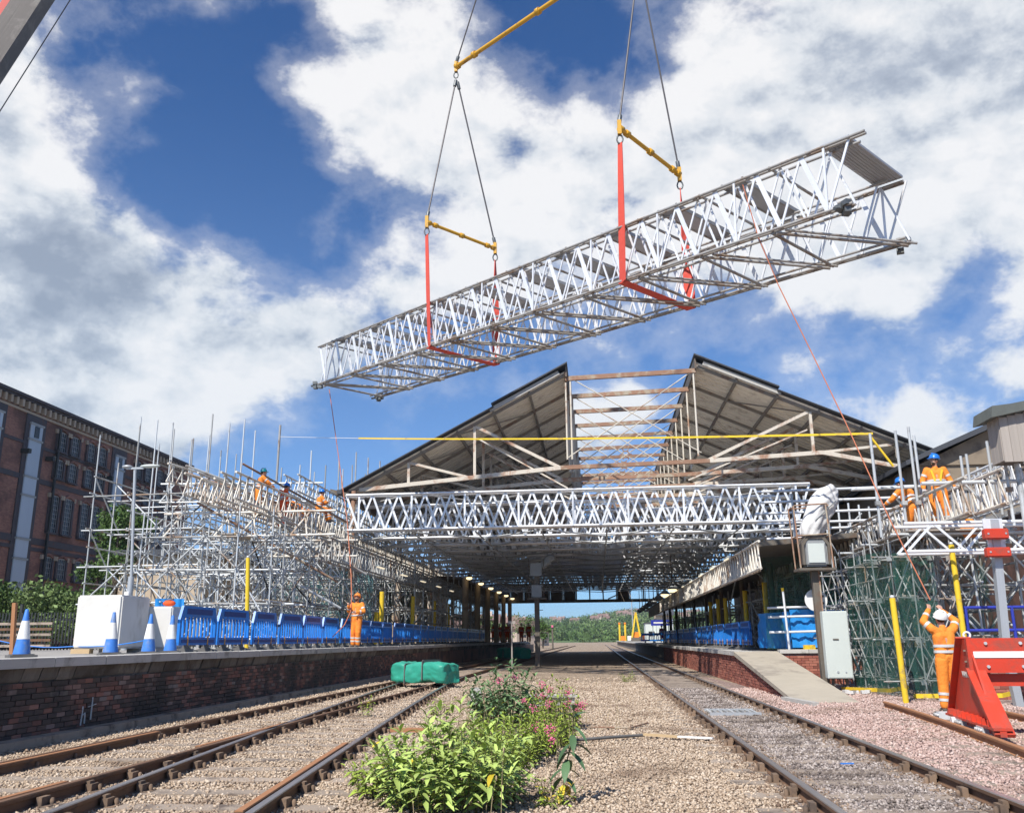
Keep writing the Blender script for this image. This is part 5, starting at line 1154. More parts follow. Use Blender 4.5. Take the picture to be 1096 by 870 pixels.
# ------------------------------------------------------------------ buffer stop
bs = Thing('buffer_stop', 'big red steel buffer stop with a white stripe at the right edge', 'buffer stop', (5.17, 13.35, 0), rz=-.13)
bs.inv = Matrix.Identity(4); bs.loc = V(0, 0, 0)
RED = M['bufred']
for xx in (0.0, 1.44):
    mb = MB(); prof = [(-1.35, .20), (1.45, .20), (1.35, .42), (.68, 1.30), (.42, 1.30), (-.35, .42)]
    mb.prism([(1.45, .22), (1.33, .42), (.40, 1.30), (.12, 1.30), (-.70, .22)], xx-.012, xx+.012, 'x'); bs.mb('side_plate', mb, RED)
    bs.bar('rear_flange', (xx, 1.48, .20), (xx, .38, 1.33), .20, .025, RED, up=V(1, 0, 0).cross(V(0, 1, 0)))
    bs.bar('front_leg', (xx+.02, .02, .90), (xx+.02, -.98, .13), .24, .05, RED); bs.bar('base_flange', (xx, 1.55, .205), (xx, -1.0, .205), .22, .03, RED); bs.bar('base_flange', (xx-.0, 1.55, .165), (xx, -1.0, .150), .08, .07, RED)
    for i in range(9): bs.box('base_rib', (xx-.06, 1.35-i*.26, .25), (.10, .018, .10), RED)
    for yy in (.75, -.35, 2.1):
        mb = MB(); mb.box((xx, yy, .14), (.24, .30, .10)); 
        for q in range(4): mb.tube((xx-.15, yy-.12+q*.08, .15), (xx+.15, yy-.12+q*.08, .15), .022, 8)
        bs.mb('rail_clamp', mb, M['galv'])
    mb = MB(); mb.tube((xx-.16, 1.0, .13), (xx-.1, 1.0, .13), .075, 16); bs.mb('clamp_disc', mb, M['alu'])
bs.box('impact_board', (.83, .02, 1.09), (1.78, .10, .46), RED); bs.box('white_stripe', (.86, -.034, 1.10), (1.70, .012, .085), M['white']); bs.box('lower_beam', (.74, .16, .76), (1.5, .16, .16), RED)
for z in (.95, .80): bs.box('bracket_shelf', (.05, .22, z+.2), (.16, .22, .02), M['lintel'])
for x in (.18, .62, 1.1, 1.6):
    for z in (.94, 1.25): mb = MB(); mb.tube((x, -.03, z), (x, -.055, z), .022, 8); bs.mb('bolt', mb, M['galv'])
bs.bar('inner_upright', (.16, .10, .80), (.16, .10, 1.32), .12, .06, RED)
mb = MB()
for i in range(14):
    a0, a1 = i*math.tau/14, (i+1)*math.tau/14; mb.tube((.10+.045*math.cos(a0), .55, 1.36+.045*math.sin(a0)), (.10+.045*math.cos(a1), .55, 1.36+.045*math.sin(a1)), .017, 6)
bs.mb('lifting_eye', mb, M['white'])
tcv = bpy.data.curves.new('maker_mark', 'FONT'); tcv.body = 'VANNEL'; tcv.size = .12; tcv.extrude = .002; tcv.materials.append(M['cab']); to_ = link('maker_text', tcv); bpy.context.view_layer.update(); tme = bpy.data.meshes.new_from_object(to_.evaluated_get(bpy.context.evaluated_depsgraph_get())); bpy.data.objects.remove(to_); o = link('maker_mark', tme, bs.o, Matrix(((0, 0, -1, -.016), (-1, 0, 0, .62), (0, 1, 0, .78), (0, 0, 0, 1))))
mb = MB(); path_tube(mb, [(.75, .5, .7), (.80, .4, .45), (.98, .3, .2), (1.0, .2, .02)], .014); bs.mb('cable', mb, M['black'])

# ------------------------------------------------------------------ canopies, lamps, far buildings
aw = Thing('platform_canopy', 'dark platform canopy with a boarded valance along the right platform', 'canopy', (5, 33, HR))
mb = MB(); mb.prism([(4.9, 4.05), (11.4, 4.55), (11.4, 4.7), (4.9, 4.2)], 28, 96, 'y'); aw.mb('canopy_roof', mb, M['darkiron'])
i = 0; y = 27.6
while y < 88: aw.box('valance_board', (4.92, y+.11, 3.68), (.035, .205, .78+.02*random.random()), M['sleeper']); y += .225
for k in range(9): aw.tube('column', (6.6, 35+k*7, HR), (6.6, 35+k*7, 4.1), .11, M['darkiron'], n=10)
for k in range(9):
    y = 33.2+k*4.3; t = Thing('strip_light', ORD[k]+' lit strip light above the valance of the right platform canopy', 'light', (4.75, y, 4.15), 'strip lights along the right canopy'); t.box('housing', (4.78, y, 4.16), (.14, 1.0, .07), M['cab']); t.box('diffuser', (4.77, y, 4.11), (.12, .94, .04), M['tube'])
for k in range(8):
    y = 54+k*6; t = Thing('pendant_lamp', ORD[k]+' pendant lamp in the row hanging over the right platform edge', 'lamp', (4.45, y, 4.2), 'pendant lamps over the right platform'); t.tube('stem', (4.45, y, 4.5), (4.45, y, 6.2), .03, M['darkiron'], n=6)
    mb = MB(); mb.lathe([(.05, .42), (.10, .30), (.34, .12), (.36, .06)], (4.45, y, 4.1), 14); t.mb('shade', mb, M['grey']); mb = MB(); mb.ell((4.45, y, 4.13), (.26, .26, .16)); t.mb('bulb_glass', mb, M['lamp'] if k < 2 else M['grey'])
ca = Thing('platform_canopy', 'shaded platform canopy and cream columns on the left platform inside the station', 'canopy', (-10, 64, HL))
mb = MB(); mb.prism([(-16, 6.0), (-9.6, 5.6), (-9.6, 5.75), (-16, 6.15)], 64, 96, 'y'); ca.mb('canopy_roof', mb, M['darkiron'])
for k in range(6): ca.tube('column', (-9.3, 64+k*6.6, HL), (-9.3, 64+k*6.6, 5.7), .22, M['tan'], n=12)
for k in range(6):
    y = 63.4+k*6.6; t = Thing('globe_lamp', ORD[k]+' lit lamp at the head of a column on the left platform', 'lamp', (-8.95, y, 5.8), 'lamps along the left platform columns'); mb = MB(); mb.lathe([(.05, .3), (.12, .2), (.30, .08)], (-8.95, y, 5.6), 12); t.mb('shade', mb, M['grey']); mb = MB(); mb.ell((-8.95, y, 5.62), (.22, .22, .12)); t.mb('bulb_glass', mb, M['lamp'])
for k in range(5):
    y = 38+k*4.8; t = Thing('strip_light', ORD[k]+' dull strip light under the left runway scaffold', 'light', (-8.9, y, 4.45), 'strip lights along the left scaffold'); t.box('housing', (-9.2, y, 4.46), (.14, 1.2, .07), M['cab']); t.box('diffuser', (-9.2, y, 4.41), (.12, 1.1, .04), M['tube'])
lb = Thing('rear_station_range', 'low stone station range behind the left scaffold', 'building', (-24, 70, 1))
mb = MB(); mb.box((-24.5, 72, 3.6), (5, 46, 5.2)); lb.mb('wall', mb, M['tan']); mb = MB(); mb.box((-24.5, 72, 6.35), (5.8, 46.8, .3)); lb.mb('roof', mb, M['slate'])
for k in range(7): lb.box('window', (-21.98, 53+k*6, 3.6), (.06, 1.4, 2.0), M['glass'])
sb = Thing('light_blocking_building', 'stone building added to block light behind the left platform columns', 'building', (-18, 75, 1))  # building added to block light and darken the area behind the columns
for k in range(5): sb.box('wall', (-17, 58+k*9, 4.5), (2, 5.6, 7), M['tan'])
mb = MB(); mb.box((-17, 78, 8.1), (2.2, 50, .4)); sb.mb('cornice', mb, M['darkiron'])
for k in range(5): sb.box('door', (-15.97, 58+k*9, 2.4), (.06, 1.3, 2.5), M['darkiron'])
M['browntan'] = mat('stained_brown_stone', (.25, .20, .145), .9, 0, .2, 2, dark=(.14, .11, .085), darkamt=.6)
wb = Thing('station_wing', 'tan walled station wing with dark gabled roof at the right behind the gantry', 'building', (17, 60, 1))
mb = MB(); mb.box((18.5, 68, 4.6), (8.6, 56, 8.2)); wb.mb('wall', mb, M['browntan'])
mb = MB(); mb.add([(x, y, z) for y in (39.4, 96) for x, z in ((13.6, 8.55), (17.6, 10.2), (23.4, 8.6), (23.4, 8.8), (17.6, 10.45), (13.6, 8.75))], [(0, 1, 2, 3, 4, 5), (6, 7, 8, 9, 10, 11), (3, 4, 10, 9), (4, 5, 11, 10), (0, 1, 7, 6), (1, 2, 8, 7), (0, 5, 11, 6), (2, 3, 9, 8)]); wb.mb('roof', mb, M['slate'])
mb = MB(); mb.prism([(14.2, 8.6), (23, 8.6), (17.6, 10.2)], 39.9, 40.1, 'y'); wb.mb('gable_wall', mb, M['browntan'])
wb.box('blue_downpipe', (15.0, 39.9, 6.5), (.5, .12, 3.4), M['bluerail']); 
for k in range(5): wb.box('window', (14.18, 44+k*9, 5.6), (.06, 1.3, 2.2), M['glass'])
bw = Thing('brick_wall', 'dark boundary wall behind the right scaffold closing off the platform', 'wall', (13, 30, 1))
mb = MB(); mb.box((13.8, 31, 3.0), (.4, 17, 4.4)); bw.mb('wall', mb, M['brickst']); mb = MB(); mb.box((13.8, 31, 5.25), (.6, 17, .14)); bw.mb('wall_coping', mb, M['concrete'])
# boarded cabin jutting in at the right edge
cbn = Thing('timber_cabin', 'weathered boarded cabin on posts with felt roof at the right edge', 'cabin', (11, 20.6, 4))
x = 8.98; i = 0
while x < 13.2:
    zb_ = 5.02+.0*i if x < 9.5 else min(5.5, 5.02+(x-9.5)*.9+.12); zt_ = 6.02+(x-8.98)*.20
    cbn.box('board', (x+.09, 20.0+random.uniform(-.006, .006), (zb_+zt_)/2), (.172, .03, zt_-zb_), M['oldtimber']); x += .18; i += 1
for k in range(3): cbn.box('board', (8.98, 20.1+k*.19, 5.55), (.03, .18, 1.0), M['oldtimber'])
mb = MB(); mb.prism([(8.75, 5.98), (13.4, 6.92), (13.4, 7.05), (9.2, 6.28), (8.8, 6.24)], 19.8, 20.8, 'y'); cbn.mb('felt_roof', mb, M['felt'])
mb = MB(); mb.prism([(9.0, 5.05), (9.5, 5.05), (10.2, 5.6), (13.2, 5.6), (13.2, 5.68), (10.2, 5.68), (9.0, 5.12)], 20.02, 20.65, 'y'); cbn.mb('soffit', mb, M['darkiron'])
for x, y in ((9.4, 20.4), (12.8, 20.3)): cbn.tube('post', (x, y, HR), (x, y, 5.6), .06, M['galv'])
t = Thing('cable_tray', 'set of dark tubes running away behind the right gantry beams', 'tubes', (11.4, 22, 5))
for z, x in ((5.55, 11.2), (5.75, 11.3), (5.95, 11.4)): t.tube('tube', (x, 22, z), (x, 39, z), .05, M['darkiron'])
t = Thing('orange_jacket', 'orange jacket hung over the edge of the right gantry deck', 'jacket', (9.3, 21.7, 3.8)); p = at(1037, 566, y=21.8); blob(t, 'cloth', [((p.x, 21.8, p.z-.05), (.22, .12, .17)), ((p.x+.05, 21.8, p.z+.12), (.12, .1, .14))], M['orange'], .025)
# green wrapped bundle lying across the left track, and another further in
def bundle(lab, c, L, w, h, rz):
    t = Thing('wrapped_bundle', lab, 'bundle', c, 'green wrapped bundles'); mb = MB(); 
    bm_ = bmesh.new(); bmesh.ops.create_cube(bm_, size=1); bmesh.ops.subdivide_edges(bm_, edges=bm_.edges[:], cuts=23, use_grid_fill=True)
    cs_, sn = math.cos(rz), math.sin(rz)
    from mathutils import noise as mn
    for v_ in bm_.verts:
        p = v_.co.copy(); e = 1-.10*max(0, abs(p.x)*2-.85)/.15-.10*(abs(p.y)*2)**4*(abs(p.z)*2)**4; pin = 1-.05*math.exp(-((p.x-.12)/.04)**2)-.05*math.exp(-((p.x+.22)/.04)**2)
        q = Vector((p.x*L, p.y*w*e*pin, p.z*h*e*pin+.04*h*math.sin(p.x*9))); q += mn.noise_vector(q*2.2)*.05+mn.noise_vector(q*6)*.035+mn.noise_vector(q*14)*.014; q.z = max(-h*.5, q.z)
        v_.co = Vector((q.x*cs_-q.y*sn+c[0], q.x*sn+q.y*cs_+c[1], q.z+h*.5+c[2]+.1))
    mb.add([tuple(v_.co) for v_ in bm_.verts], [tuple(v_.index for v_ in f_.verts) for f_ in bm_.faces], True); bm_.free(); t.mb('wrap', mb, M['greenw'])
    for f_ in (.12, -.22):
        mb = MB(); cc = V(c[0]+f_*L*cs_, c[1]+f_*L*sn, c[2]+h*.5+.12+.10*h*math.sin(f_*9)); s_ = V(-sn, cs_, 0)
        q = [cc+s_*(w*.49)+V(0, 0, -h*.45), cc+s_*(w*.47)+V(0, 0, h*.46), cc-s_*(w*.47)+V(0, 0, h*.46), cc-s_*(w*.49)+V(0, 0, -h*.45)]
        for a, b in zip(q, q[1:]): mb.bar(a, b, .07, .03, up=V(cs_, sn, 0))
        t.mb('strap', mb, M['black'])
bundle('large green plastic wrapped bundle with dark straps lying across the left track', (-5.15, 27.2, .05), 2.0, .85, .58, -.52)
bundle('second green wrapped bundle in the shade further along the left track', (-5.7, 62, .05), 3.0, .9, .7, -.9)
# far yard beyond the station
t = Thing('excavator', 'yellow machine with raised arm beyond the far right platform end', 'excavator', (6, 152, HR))
t.box('tracks', (6.4, 152, 1.3), (1.9, 2.4, .6), M['darkiron']); t.box('cab', (6.4, 152, 2.0), (1.2, 1.6, .9), M['orange']); t.bar('boom', (5.5, 151, 1.3), (6.3, 151, 5.6), .26, .26, M['yellow']); t.bar('stick', (6.3, 151, 5.6), (6.9, 151, 1.6), .26, .26, M['yellow']); t.box('bucket', (6.95, 151, 1.5), (.5, .6, .5), M['darkiron'])
t = Thing('drilling_mast', 'tall thin mast beside the yellow machine', 'mast', (6.0, 156, HR)); t.tube('mast', (6.0, 156, HR), (5.9, 156, 7.6), .09, M['post']); t.box('mast_head', (5.9, 156, 7.7), (1.1, .3, .3), M['darkiron'])
for i, x in enumerate((4.7, 5.9)): t = Thing('yellow_pile', 'upright yellow tube standing beyond the platform end, %s of two' % ('left', 'right')[i], 'tube', (x, 198, HR)); t.tube('tube', (x, 198, HR), (x, 198, 4.4), .22, M['yellow'], n=10); t.tube('orange_cap', (x, 198, 4.4), (x, 198, 4.8), .24, M['orange'], n=10)
t = Thing('orange_fence', 'orange and white plastic fencing beyond the far platform end', 'fence', (5, 116, 0))
for i in range(9): t.box('panel', (4.5+i*1.05, 165-i*4, HR+.55), (.85, .08, .8), M['orange' if i % 3 == 0 else 'white']); t.box('foot', (4.5+i*1.05, 165-i*4, HR+.08), (.2, .6, .1), M['black'])
for i, (x, y, h_) in enumerate(((7.6, 128, 3.4), (9.0, 126, 3.9))): t = Thing('site_hut', ('low pale site hut beyond the far right platform', 'taller pale site hut beside the low one')[i], 'hut', (x, y, 0)); t.box('wall', (x, y, h_/2), (2.2, 4, h_), M['cab']); t.box('roof', (x, y, h_+.06), (2.4, 4.2, .12), M['slate']); t.box('window', (x-.3, y-2.02, h_*.6), (.8, .05, .6), M['glass'])
t = Thing('platform_sign', 'dark blue platform sign hanging beyond the far right platform', 'sign', (7.2, 104, 3)); t.box('sign_board', (7.2, 104, 3.1), (2.4, .1, .62), M['bluerail']); t.tube('post', (6.2, 104.1, HR), (6.2, 104.1, 3.4), .05, M['post']); t.tube('post', (8.2, 104.1, HR), (8.2, 104.1, 3.4), .05, M['post']); t.box('lettering', (7.2, 103.94, 3.1), (1.8, .02, .16), M['white'])
t = Thing('level_crossing_signal', 'small dark signal with pale red face far between the tracks', 'signal', (-6.5, 130, 0)); t.tube('post', (-6.4, 130, 0), (-6.4, 130, 3.2), .12, M['darkiron']); t.box('signal_face', (-6.4, 129.8, 3.2), (.25, .12, .3), M['pink'])
for i, (x, y, hh) in enumerate([(-13.5, 128, 4.4), (-9.0, 150, 4.5), (-30, 230, 3.2), (-34, 180, 3), (9, 240, 3.2), (-12, 160, 6), (13.5, 170, 7), (-16, 118, 5)]):
    tree(['leafy green tree beyond the far end of the left platform', 'dark round tree beyond the station between the tracks', 'pale bush far down the line to the left', 'pale bush left of the far line beyond the station', 'bush beside the right track far beyond the station', 'tree left of the far line', 'tree behind the small cream building', 'tree left of the far platform end'][i], x, y, 0, hh, hh*.45, M['treeB' if i in (0, 2, 3, 4) else 'treeA'], 'tree' if hh > 3 else 'bush', 1200, .3)
for i in range(5):
    y = 112+i*13; x = (-15+i*1.5); t = Thing('house', ORD[i]+' pale house in the row left of the line beyond the station', 'house', (x-8, y+60, 0), 'houses left of the far line'); gable(t, (x-8, y+60, 0), 9, 7, 3.6, 2.2, .3*i, M['housew'], M['houser'])
# ================================================================== PEOPLE
def cap(mb, a, b, r1, r2, n=10):
    mb.tube(a, b, r1, n, r2)
    for p, r in ((V(a), r1), (V(b), r2)): mb.ell(p, (r, r, r), n, 6)
def remesh(o, vox, sm=2):
    md = o.modifiers.new('remesh', 'REMESH'); md.mode = 'VOXEL'; md.voxel_size = vox; md.use_smooth_shade = True
    s_ = o.modifiers.new('smooth', 'SMOOTH'); s_.iterations = sm; s_.factor = .5
def hand(mb, Wp, d, nrm, curl, s=1.0):
    """palm, four unequal fingers of two joints each, and a thumb leaving the side of the palm"""
    d = d.normalized(); side = d.cross(nrm).normalized(); nrm = side.cross(d)
    for q in (-.026, 0, .026): cap(mb, Wp+side*q*.7, Wp+side*q+d*.085*s, .015*s, .014*s, 7)
    for i, L in enumerate((.072, .082, .076, .060)):
        b = Wp+side*(-.030+.020*i)*s+d*.088*s; d1 = (d*math.cos(curl*.8)+nrm*math.sin(curl*.8)); d2 = (d*math.cos(curl*1.9)+nrm*math.sin(curl*1.9))
        m1 = b+d1*L*.52*s; cap(mb, b, m1, .0105*s, .0095*s, 6); cap(mb, m1, m1+d2*L*.52*s, .0095*s, .008*s, 6)
    b = Wp+side*-.028*s+d*.025*s; m1 = b+(d*.6-side*.65+nrm*.35).normalized()*.036*s; cap(mb, b, m1, .013*s, .011*s, 6); cap(mb, m1, m1+(d*.8-side*.15+nrm*.6).normalized()*.034*s, .011*s, .009*s, 6)
def person(label, loc, rz, J, helmet='helmetb', cloth='orange', head=(0, 0), vox=.012, harness=False, gloves=True, group=None, scale=1.0, curl=.7, handn=None, beard=False):
    t = Thing('person', label, 'person', loc, group, rz=rz); t.inv = Matrix.Identity(4); t.loc = V(0, 0, 0); t.o.scale = (scale,)*3
    G = lambda k: V(J[k]); pel, ch, nk, hd = G('pel'), G('chest'), G('neck'), G('head')
    yaw, pit = head; RH = Matrix.Rotation(yaw, 4, 'Z') @ Matrix.Rotation(pit, 4, 'X'); HT_ = Matrix.Translation(hd) @ RH
    mb = MB()
    def hadd(c, r, n=12, m=8):
        q = MB(); q.ell(c, r, n, m); mb.add([HT_ @ V(p) for p in q.v], q.f, True)
    hadd((0, -.008, .03), (.078, .098, .092)); hadd((0, .028, -.045), (.056, .066, .062)); hadd((0, .097, -.005), (.013, .020, .024), 8, 6); hadd((0, .088, -.05), (.026, .012, .010), 8, 6); hadd((0, .082, -.083), (.022, .018, .018), 8, 6)
    for s_ in (-1, 1): hadd((s_*.080, -.005, -.005), (.012, .022, .032), 8, 6); hadd((s_*.032, .080, .028), (.024, .012, .010), 8, 6)
    cap(mb, nk-V(0, 0, .05), hd+V(0, -.01, -.05), .056, .052); cap(mb, ch, nk-V(0, 0, .03), .095, .055); cap(mb, pel, ch, .10, .10)
    hn = handn or {}
    for s_ in 'LR':
        sh, el, wr = G('sh'+s_), G('el'+s_), G('wr'+s_); cap(mb, sh, el, .046, .040); cap(mb, el, wr, .039, .026)
        cap(mb, ch+V(0, 0, .06), sh, .07, .045)
        dd = G('hd'+s_) if 'hd'+s_ in J else (wr-el); hand(mb, wr, dd, hn.get(s_, V(0, 1, 0)), curl)
        hp, kn, an, to = G('hip'+s_), G('kn'+s_), G('an'+s_), G('toe'+s_); cap(mb, pel, hp, .10, .088); cap(mb, hp, kn, .085, .056); cap(mb, kn, an, .055, .036); cap(mb, an-V(0, 0, .03), to, .034, .028)
    body = t.mb('body', mb, M['skin']); remesh(body, vox*.75)
    for s_ in (-1, 1):
        q = MB(); q.ell(HT_ @ V(s_*.030, .090, .008), (.010, .008, .008), 8, 6); t.mb('eye', q, M['black'], body)
    q = MB(); q.ell((0, -.015, .035), (.084, .10, .088), 14, 8); keep = MB(); keep.add([HT_ @ (V(p) if p[1] < .03 or p[2] > .05 else V(p[0]*.85, min(p[1], .03), p[2])) for p in q.v], q.f, True); t.mb('hair', keep, M['hair'])
    if beard: q = MB(); q.ell((0, .045, -.065), (.055, .058, .05), 10, 6); b_ = MB(); b_.add([HT_ @ V(p) for p in q.v], q.f, True); t.mb('beard', b_, M['hair'])
    # jacket, trousers, boots: closed garments over the body
    mb = MB()
    sl, sr_ = G('shL'), G('shR'); sd = (sr_-sl).normalized()
    for q in (-.075, .075): cap(mb, ch+sd*q-V(0, 0, .10), ch+sd*q*1.25+V(0, 0, .05), .122, .115, 12); cap(mb, pel+sd*q*1.05+V(0, 0, -.02), ch+sd*q-V(0, 0, .08), .118, .122, 12)
    cap(mb, nk-V(0, 0, .04), nk+V(0, 0, .0), .078, .066, 10)
    for s_ in 'LR':
        sh, el, wr = G('sh'+s_), G('el'+s_), G('wr'+s_); cap(mb, ch+V(0, 0, .05), sh, .10, .078); cap(mb, sh, el, .082, .068); cap(mb, el, wr-(wr-el).normalized()*.02, .067, .050)
    j = t.mb('jacket', mb, M[cloth]); remesh(j, vox, 3)
    mb = MB()
    for s_ in 'LR':
        hp, kn, an = G('hip'+s_), G('kn'+s_), G('an'+s_); cap(mb, pel+V(0, 0, .02), hp, .125, .115, 12); cap(mb, hp, kn, .122, .098, 12); cap(mb, kn, an+(kn-an).normalized()*.05, .095, .083, 12)
    tr_ = t.mb('trousers', mb, M[cloth]); remesh(tr_, vox, 3)
    def band(a, b, f, r, nm='reflective_band', pa=None):
        a, b = V(a), V(b); p = a.lerp(b, f); d = (b-a).normalized(); m = MB(); m.tube(p-d*.024, p+d*.024, r, 16); t.mb(nm, m, M['reflect'], pa)
    for s_ in 'LR':
        band(G('sh'+s_), G('el'+s_), .55, .078, pa=j); band(G('el'+s_), G('wr'+s_), .5, .063, pa=j); band(G('kn'+s_), G('an'+s_), .42, .095, pa=tr_); band(G('kn'+s_), G('an'+s_), .68, .092, pa=tr_)
        an, to = G('an'+s_), G('toe'+s_); m = MB(); cap(m, an+V(0, 0, .05), an-V(0, 0, .02), .052, .05, 8); cap(m, an-V(0, 0, .035), to, .048, .040, 8); o = t.mb('boot', m, M['boot']); remesh(o, vox, 1)
        if gloves:
            m = MB(); wr = G('wr'+s_); dd = (G('hd'+s_) if 'hd'+s_ in J else (wr-G('el'+s_))); hand(m, wr, dd, hn.get(s_, V(0, 1, 0)), curl, 1.18); o = t.mb('glove', m, M['glove']); remesh(o, vox*.7, 1)
    ax = (ch-pel).normalized(); fwd = ax.cross(sd).normalized()*-1
    for f in (.30, .62):
        m = MB(); p = pel.lerp(ch, f); n = 22; P = []
        for z in (-.024, .024):
            for i in range(n): a = math.tau*i/n; P.append(p+ax*z+sd*(.212*math.cos(a))+fwd*(.140*math.sin(a)))
        m.add(P, [(i, (i+1) % n, n+(i+1) % n, n+i) for i in range(n)], True); m.add(P, [tuple(range(n))[::-1], tuple(range(n, 2*n))]); t.mb('reflective_band', m, M['reflect'], j)
    # helmet
    m = MB(); q = MB(); q.lathe([(.124, .045), (.122, .075), (.112, .12), (.085, .16), (.045, .182), (.004, .188)], (0, -.012, 0), 18); q.lathe([(.118, .040), (.136, .046), (.122, .056)], (0, -.005, 0), 18); q.box((0, .125, .048), (.14, .07, .012)); q.box((0, -.01, .180), (.03, .16, .02))
    m.add([HT_ @ V(p) for p in q.v], q.f, True); t.mb('helmet', m, M[helmet])
    if harness:
        for a, b in ((ch+V(-.12, .135, .12), pel+V(-.05, .13, .15)), (ch+V(.12, .135, .12), pel+V(.05, .13, .15)), (ch+V(-.13, -.10, .12), pel+V(.08, -.13, .15)), (ch+V(.13, -.10, .12), pel+V(-.08, -.13, .15))): t.bar('harness_strap', a, b, .045, .02, M['yellow'], up=V(0, 1, 0))
        m = MB(); m.tube(pel+V(0, 0, .12), pel+V(0, 0, .18), .205, 18); m.v = [(x, y*.72, z) for x, y, z in m.v]; t.mb('belt', m, M['black'])
        t.box('tool_pouch', pel+V(.20, .02, .05), (.08, .16, .2), M['black']); t.bar('lanyard', pel+V(.10, .14, .14), pel+V(.16, .16, -.25), .02, .02, M['black'])
    return t
STAND = dict(pel=(0, 0, .98), chest=(0, 0, 1.30), neck=(0, -.005, 1.50), head=(0, .015, 1.655), shL=(-.185, -.01, 1.44), elL=(-.25, -.03, 1.16), wrL=(-.26, .06, .92), shR=(.185, -.01, 1.44), elR=(.25, -.03, 1.16), wrR=(.26, .06, .92),
             hipL=(-.09, 0, .92), knL=(-.11, .02, .50), anL=(-.12, -.01, .09), toeL=(-.14, .15, .04), hipR=(.09, 0, .92), knR=(.11, .02, .50), anR=(.12, -.01, .09), toeR=(.14, .15, .04))
def pose(**k): d = dict(STAND); d.update(k); return d
person('man in orange on the left platform looking up and holding the hanging rope', (-8.28, 30.9, HL), math.pi-.25, pose(elL=(-.30, .05, 1.20), wrL=(-.12, .24, 1.18), hdL=(.6, .3, .1), elR=(.30, .04, 1.22), wrR=(.20, .25, 1.40), hdR=(-.4, .4, .7), knL=(-.10, .05, .50), anL=(-.06, -.02, .09), toeL=(-.05, .14, .04)), 'helmeto', head=(.15, .35), beard=True, gloves=False, curl=1.0)
person('man in orange seen from behind with both arms raised pulling the orange rope', (6.41, 17.75, 0), .08, pose(elL=(-.30, .10, 1.62), wrL=(-.11, .24, 1.84), hdL=(.25, .2, .8), elR=(.31, .10, 1.62), wrR=(.13, .24, 1.82), hdR=(-.35, .2, .8), shL=(-.195, 0, 1.48), shR=(.195, 0, 1.48), head=(0, .05, 1.655), anL=(-.14, 0, .09), anR=(.13, -.02, .09)), 'helmetw', head=(0, .42), gloves=False, curl=1.1)
person('worker in orange with blue helmet and yellow harness standing on the right gantry deck', (8.28, 22.1, 3.78), math.pi-.15, pose(elL=(-.30, -.02, 1.18), wrL=(-.33, .16, 1.00), elR=(.30, -.02, 1.20), wrR=(.33, .14, .98), knL=(-.12, .06, .50), anL=(-.17, .0, .09), hipR=(.1, 0, .92), knR=(.15, .02, .5), anR=(.2, -.05, .09)), 'helmetb', 'orange', head=(-.95, .08), harness=True, beard=True, curl=.9, scale=1.02)
person('worker in orange with blue helmet bending over the right runway beam, seen from behind', (7.98, 23.1, 3.62), .55, pose(pel=(0, -.12, .92), chest=(0, .10, 1.20), neck=(0, .20, 1.37), head=(0, .27, 1.50), shL=(-.185, .16, 1.31), elL=(-.33, .30, 1.10), wrL=(-.36, .48, 1.00), shR=(.185, .16, 1.31), elR=(.28, .34, 1.08), wrR=(.22, .52, .98), hipL=(-.10, -.12, .86), hipR=(.10, -.12, .86), knL=(-.15, .06, .47), knR=(.16, .06, .47), anL=(-.18, -.12, .09), anR=(.18, -.10, .09)), 'helmetb', head=(0, -.25))
person('worker in orange with blue helmet sitting on the left runway beam with legs hanging', (-11.42, 35.9, 6.17), -.95, pose(pel=(0, 0, .56), chest=(0, .06, .86), neck=(0, .10, 1.04), head=(0, .14, 1.19), shL=(-.18, .08, .98), elL=(-.26, .20, .74), wrL=(-.08, .36, .80), shR=(.18, .08, .98), elR=(.26, .24, .76), wrR=(.08, .40, .84), hdL=(.5, .6, .2), hdR=(-.3, .6, .5), hipL=(-.09, .04, .52), hipR=(.09, .04, .52), knL=(-.12, .42, .50), knR=(.14, .44, .50), anL=(-.12, .44, .09), anR=(.16, .47, .09), toeL=(-.12, .60, .04), toeR=(.17, .62, .04)), 'helmetb', head=(.2, -.1), scale=1.0)
person('worker in orange with teal helmet reaching right, highest on the left scaffold', (-12.55, 32.1, 5.92), -1.0, pose(chest=(0, .06, 1.28), neck=(0, .12, 1.46), head=(0, .16, 1.60), shL=(-.18, .10, 1.40), elL=(-.24, .32, 1.26), wrL=(-.20, .52, 1.12), shR=(.18, .10, 1.40), elR=(.24, .30, 1.22), wrR=(.18, .52, 1.06)), 'helmetg', head=(-.3, 0), scale=1.02)
person('worker whose blue helmet shows just above the beams right of the teal helmet', (-12.05, 33.4, 5.62), -.6, pose(chest=(0, .06, 1.28), neck=(0, .12, 1.46), head=(0, .16, 1.60)), 'helmetb', cloth='orangered', head=(0, -.2), gloves=False)
person('worker in orange crouching low on the left runway beams behind the sitting man', (-11.9, 35.4, 6.05), 1.9, pose(pel=(0, -.20, .45), chest=(0, .12, .62), neck=(0, .28, .70), head=(0, .38, .72), shL=(-.17, .22, .70), elL=(-.22, .38, .48), wrL=(-.18, .5, .30), shR=(.17, .22, .70), elR=(.22, .38, .48), wrR=(.18, .5, .30), hipL=(-.1, -.2, .42), hipR=(.1, -.2, .42), knL=(-.16, .15, .42), knR=(.16, .15, .42), anL=(-.15, -.05, .09), anR=(.15, -.05, .09), toeL=(-.15, .1, .04), toeR=(.15, .1, .04)), 'helmeto', cloth='orange', head=(0, -.7), gloves=False)
far = person('one of the workers in orange gathered far down the shaded left platform', (-11.5, 96, HL), .3, pose(), 'helmetw', 'orangered', vox=.03, gloves=False, group='workers far down the left platform')
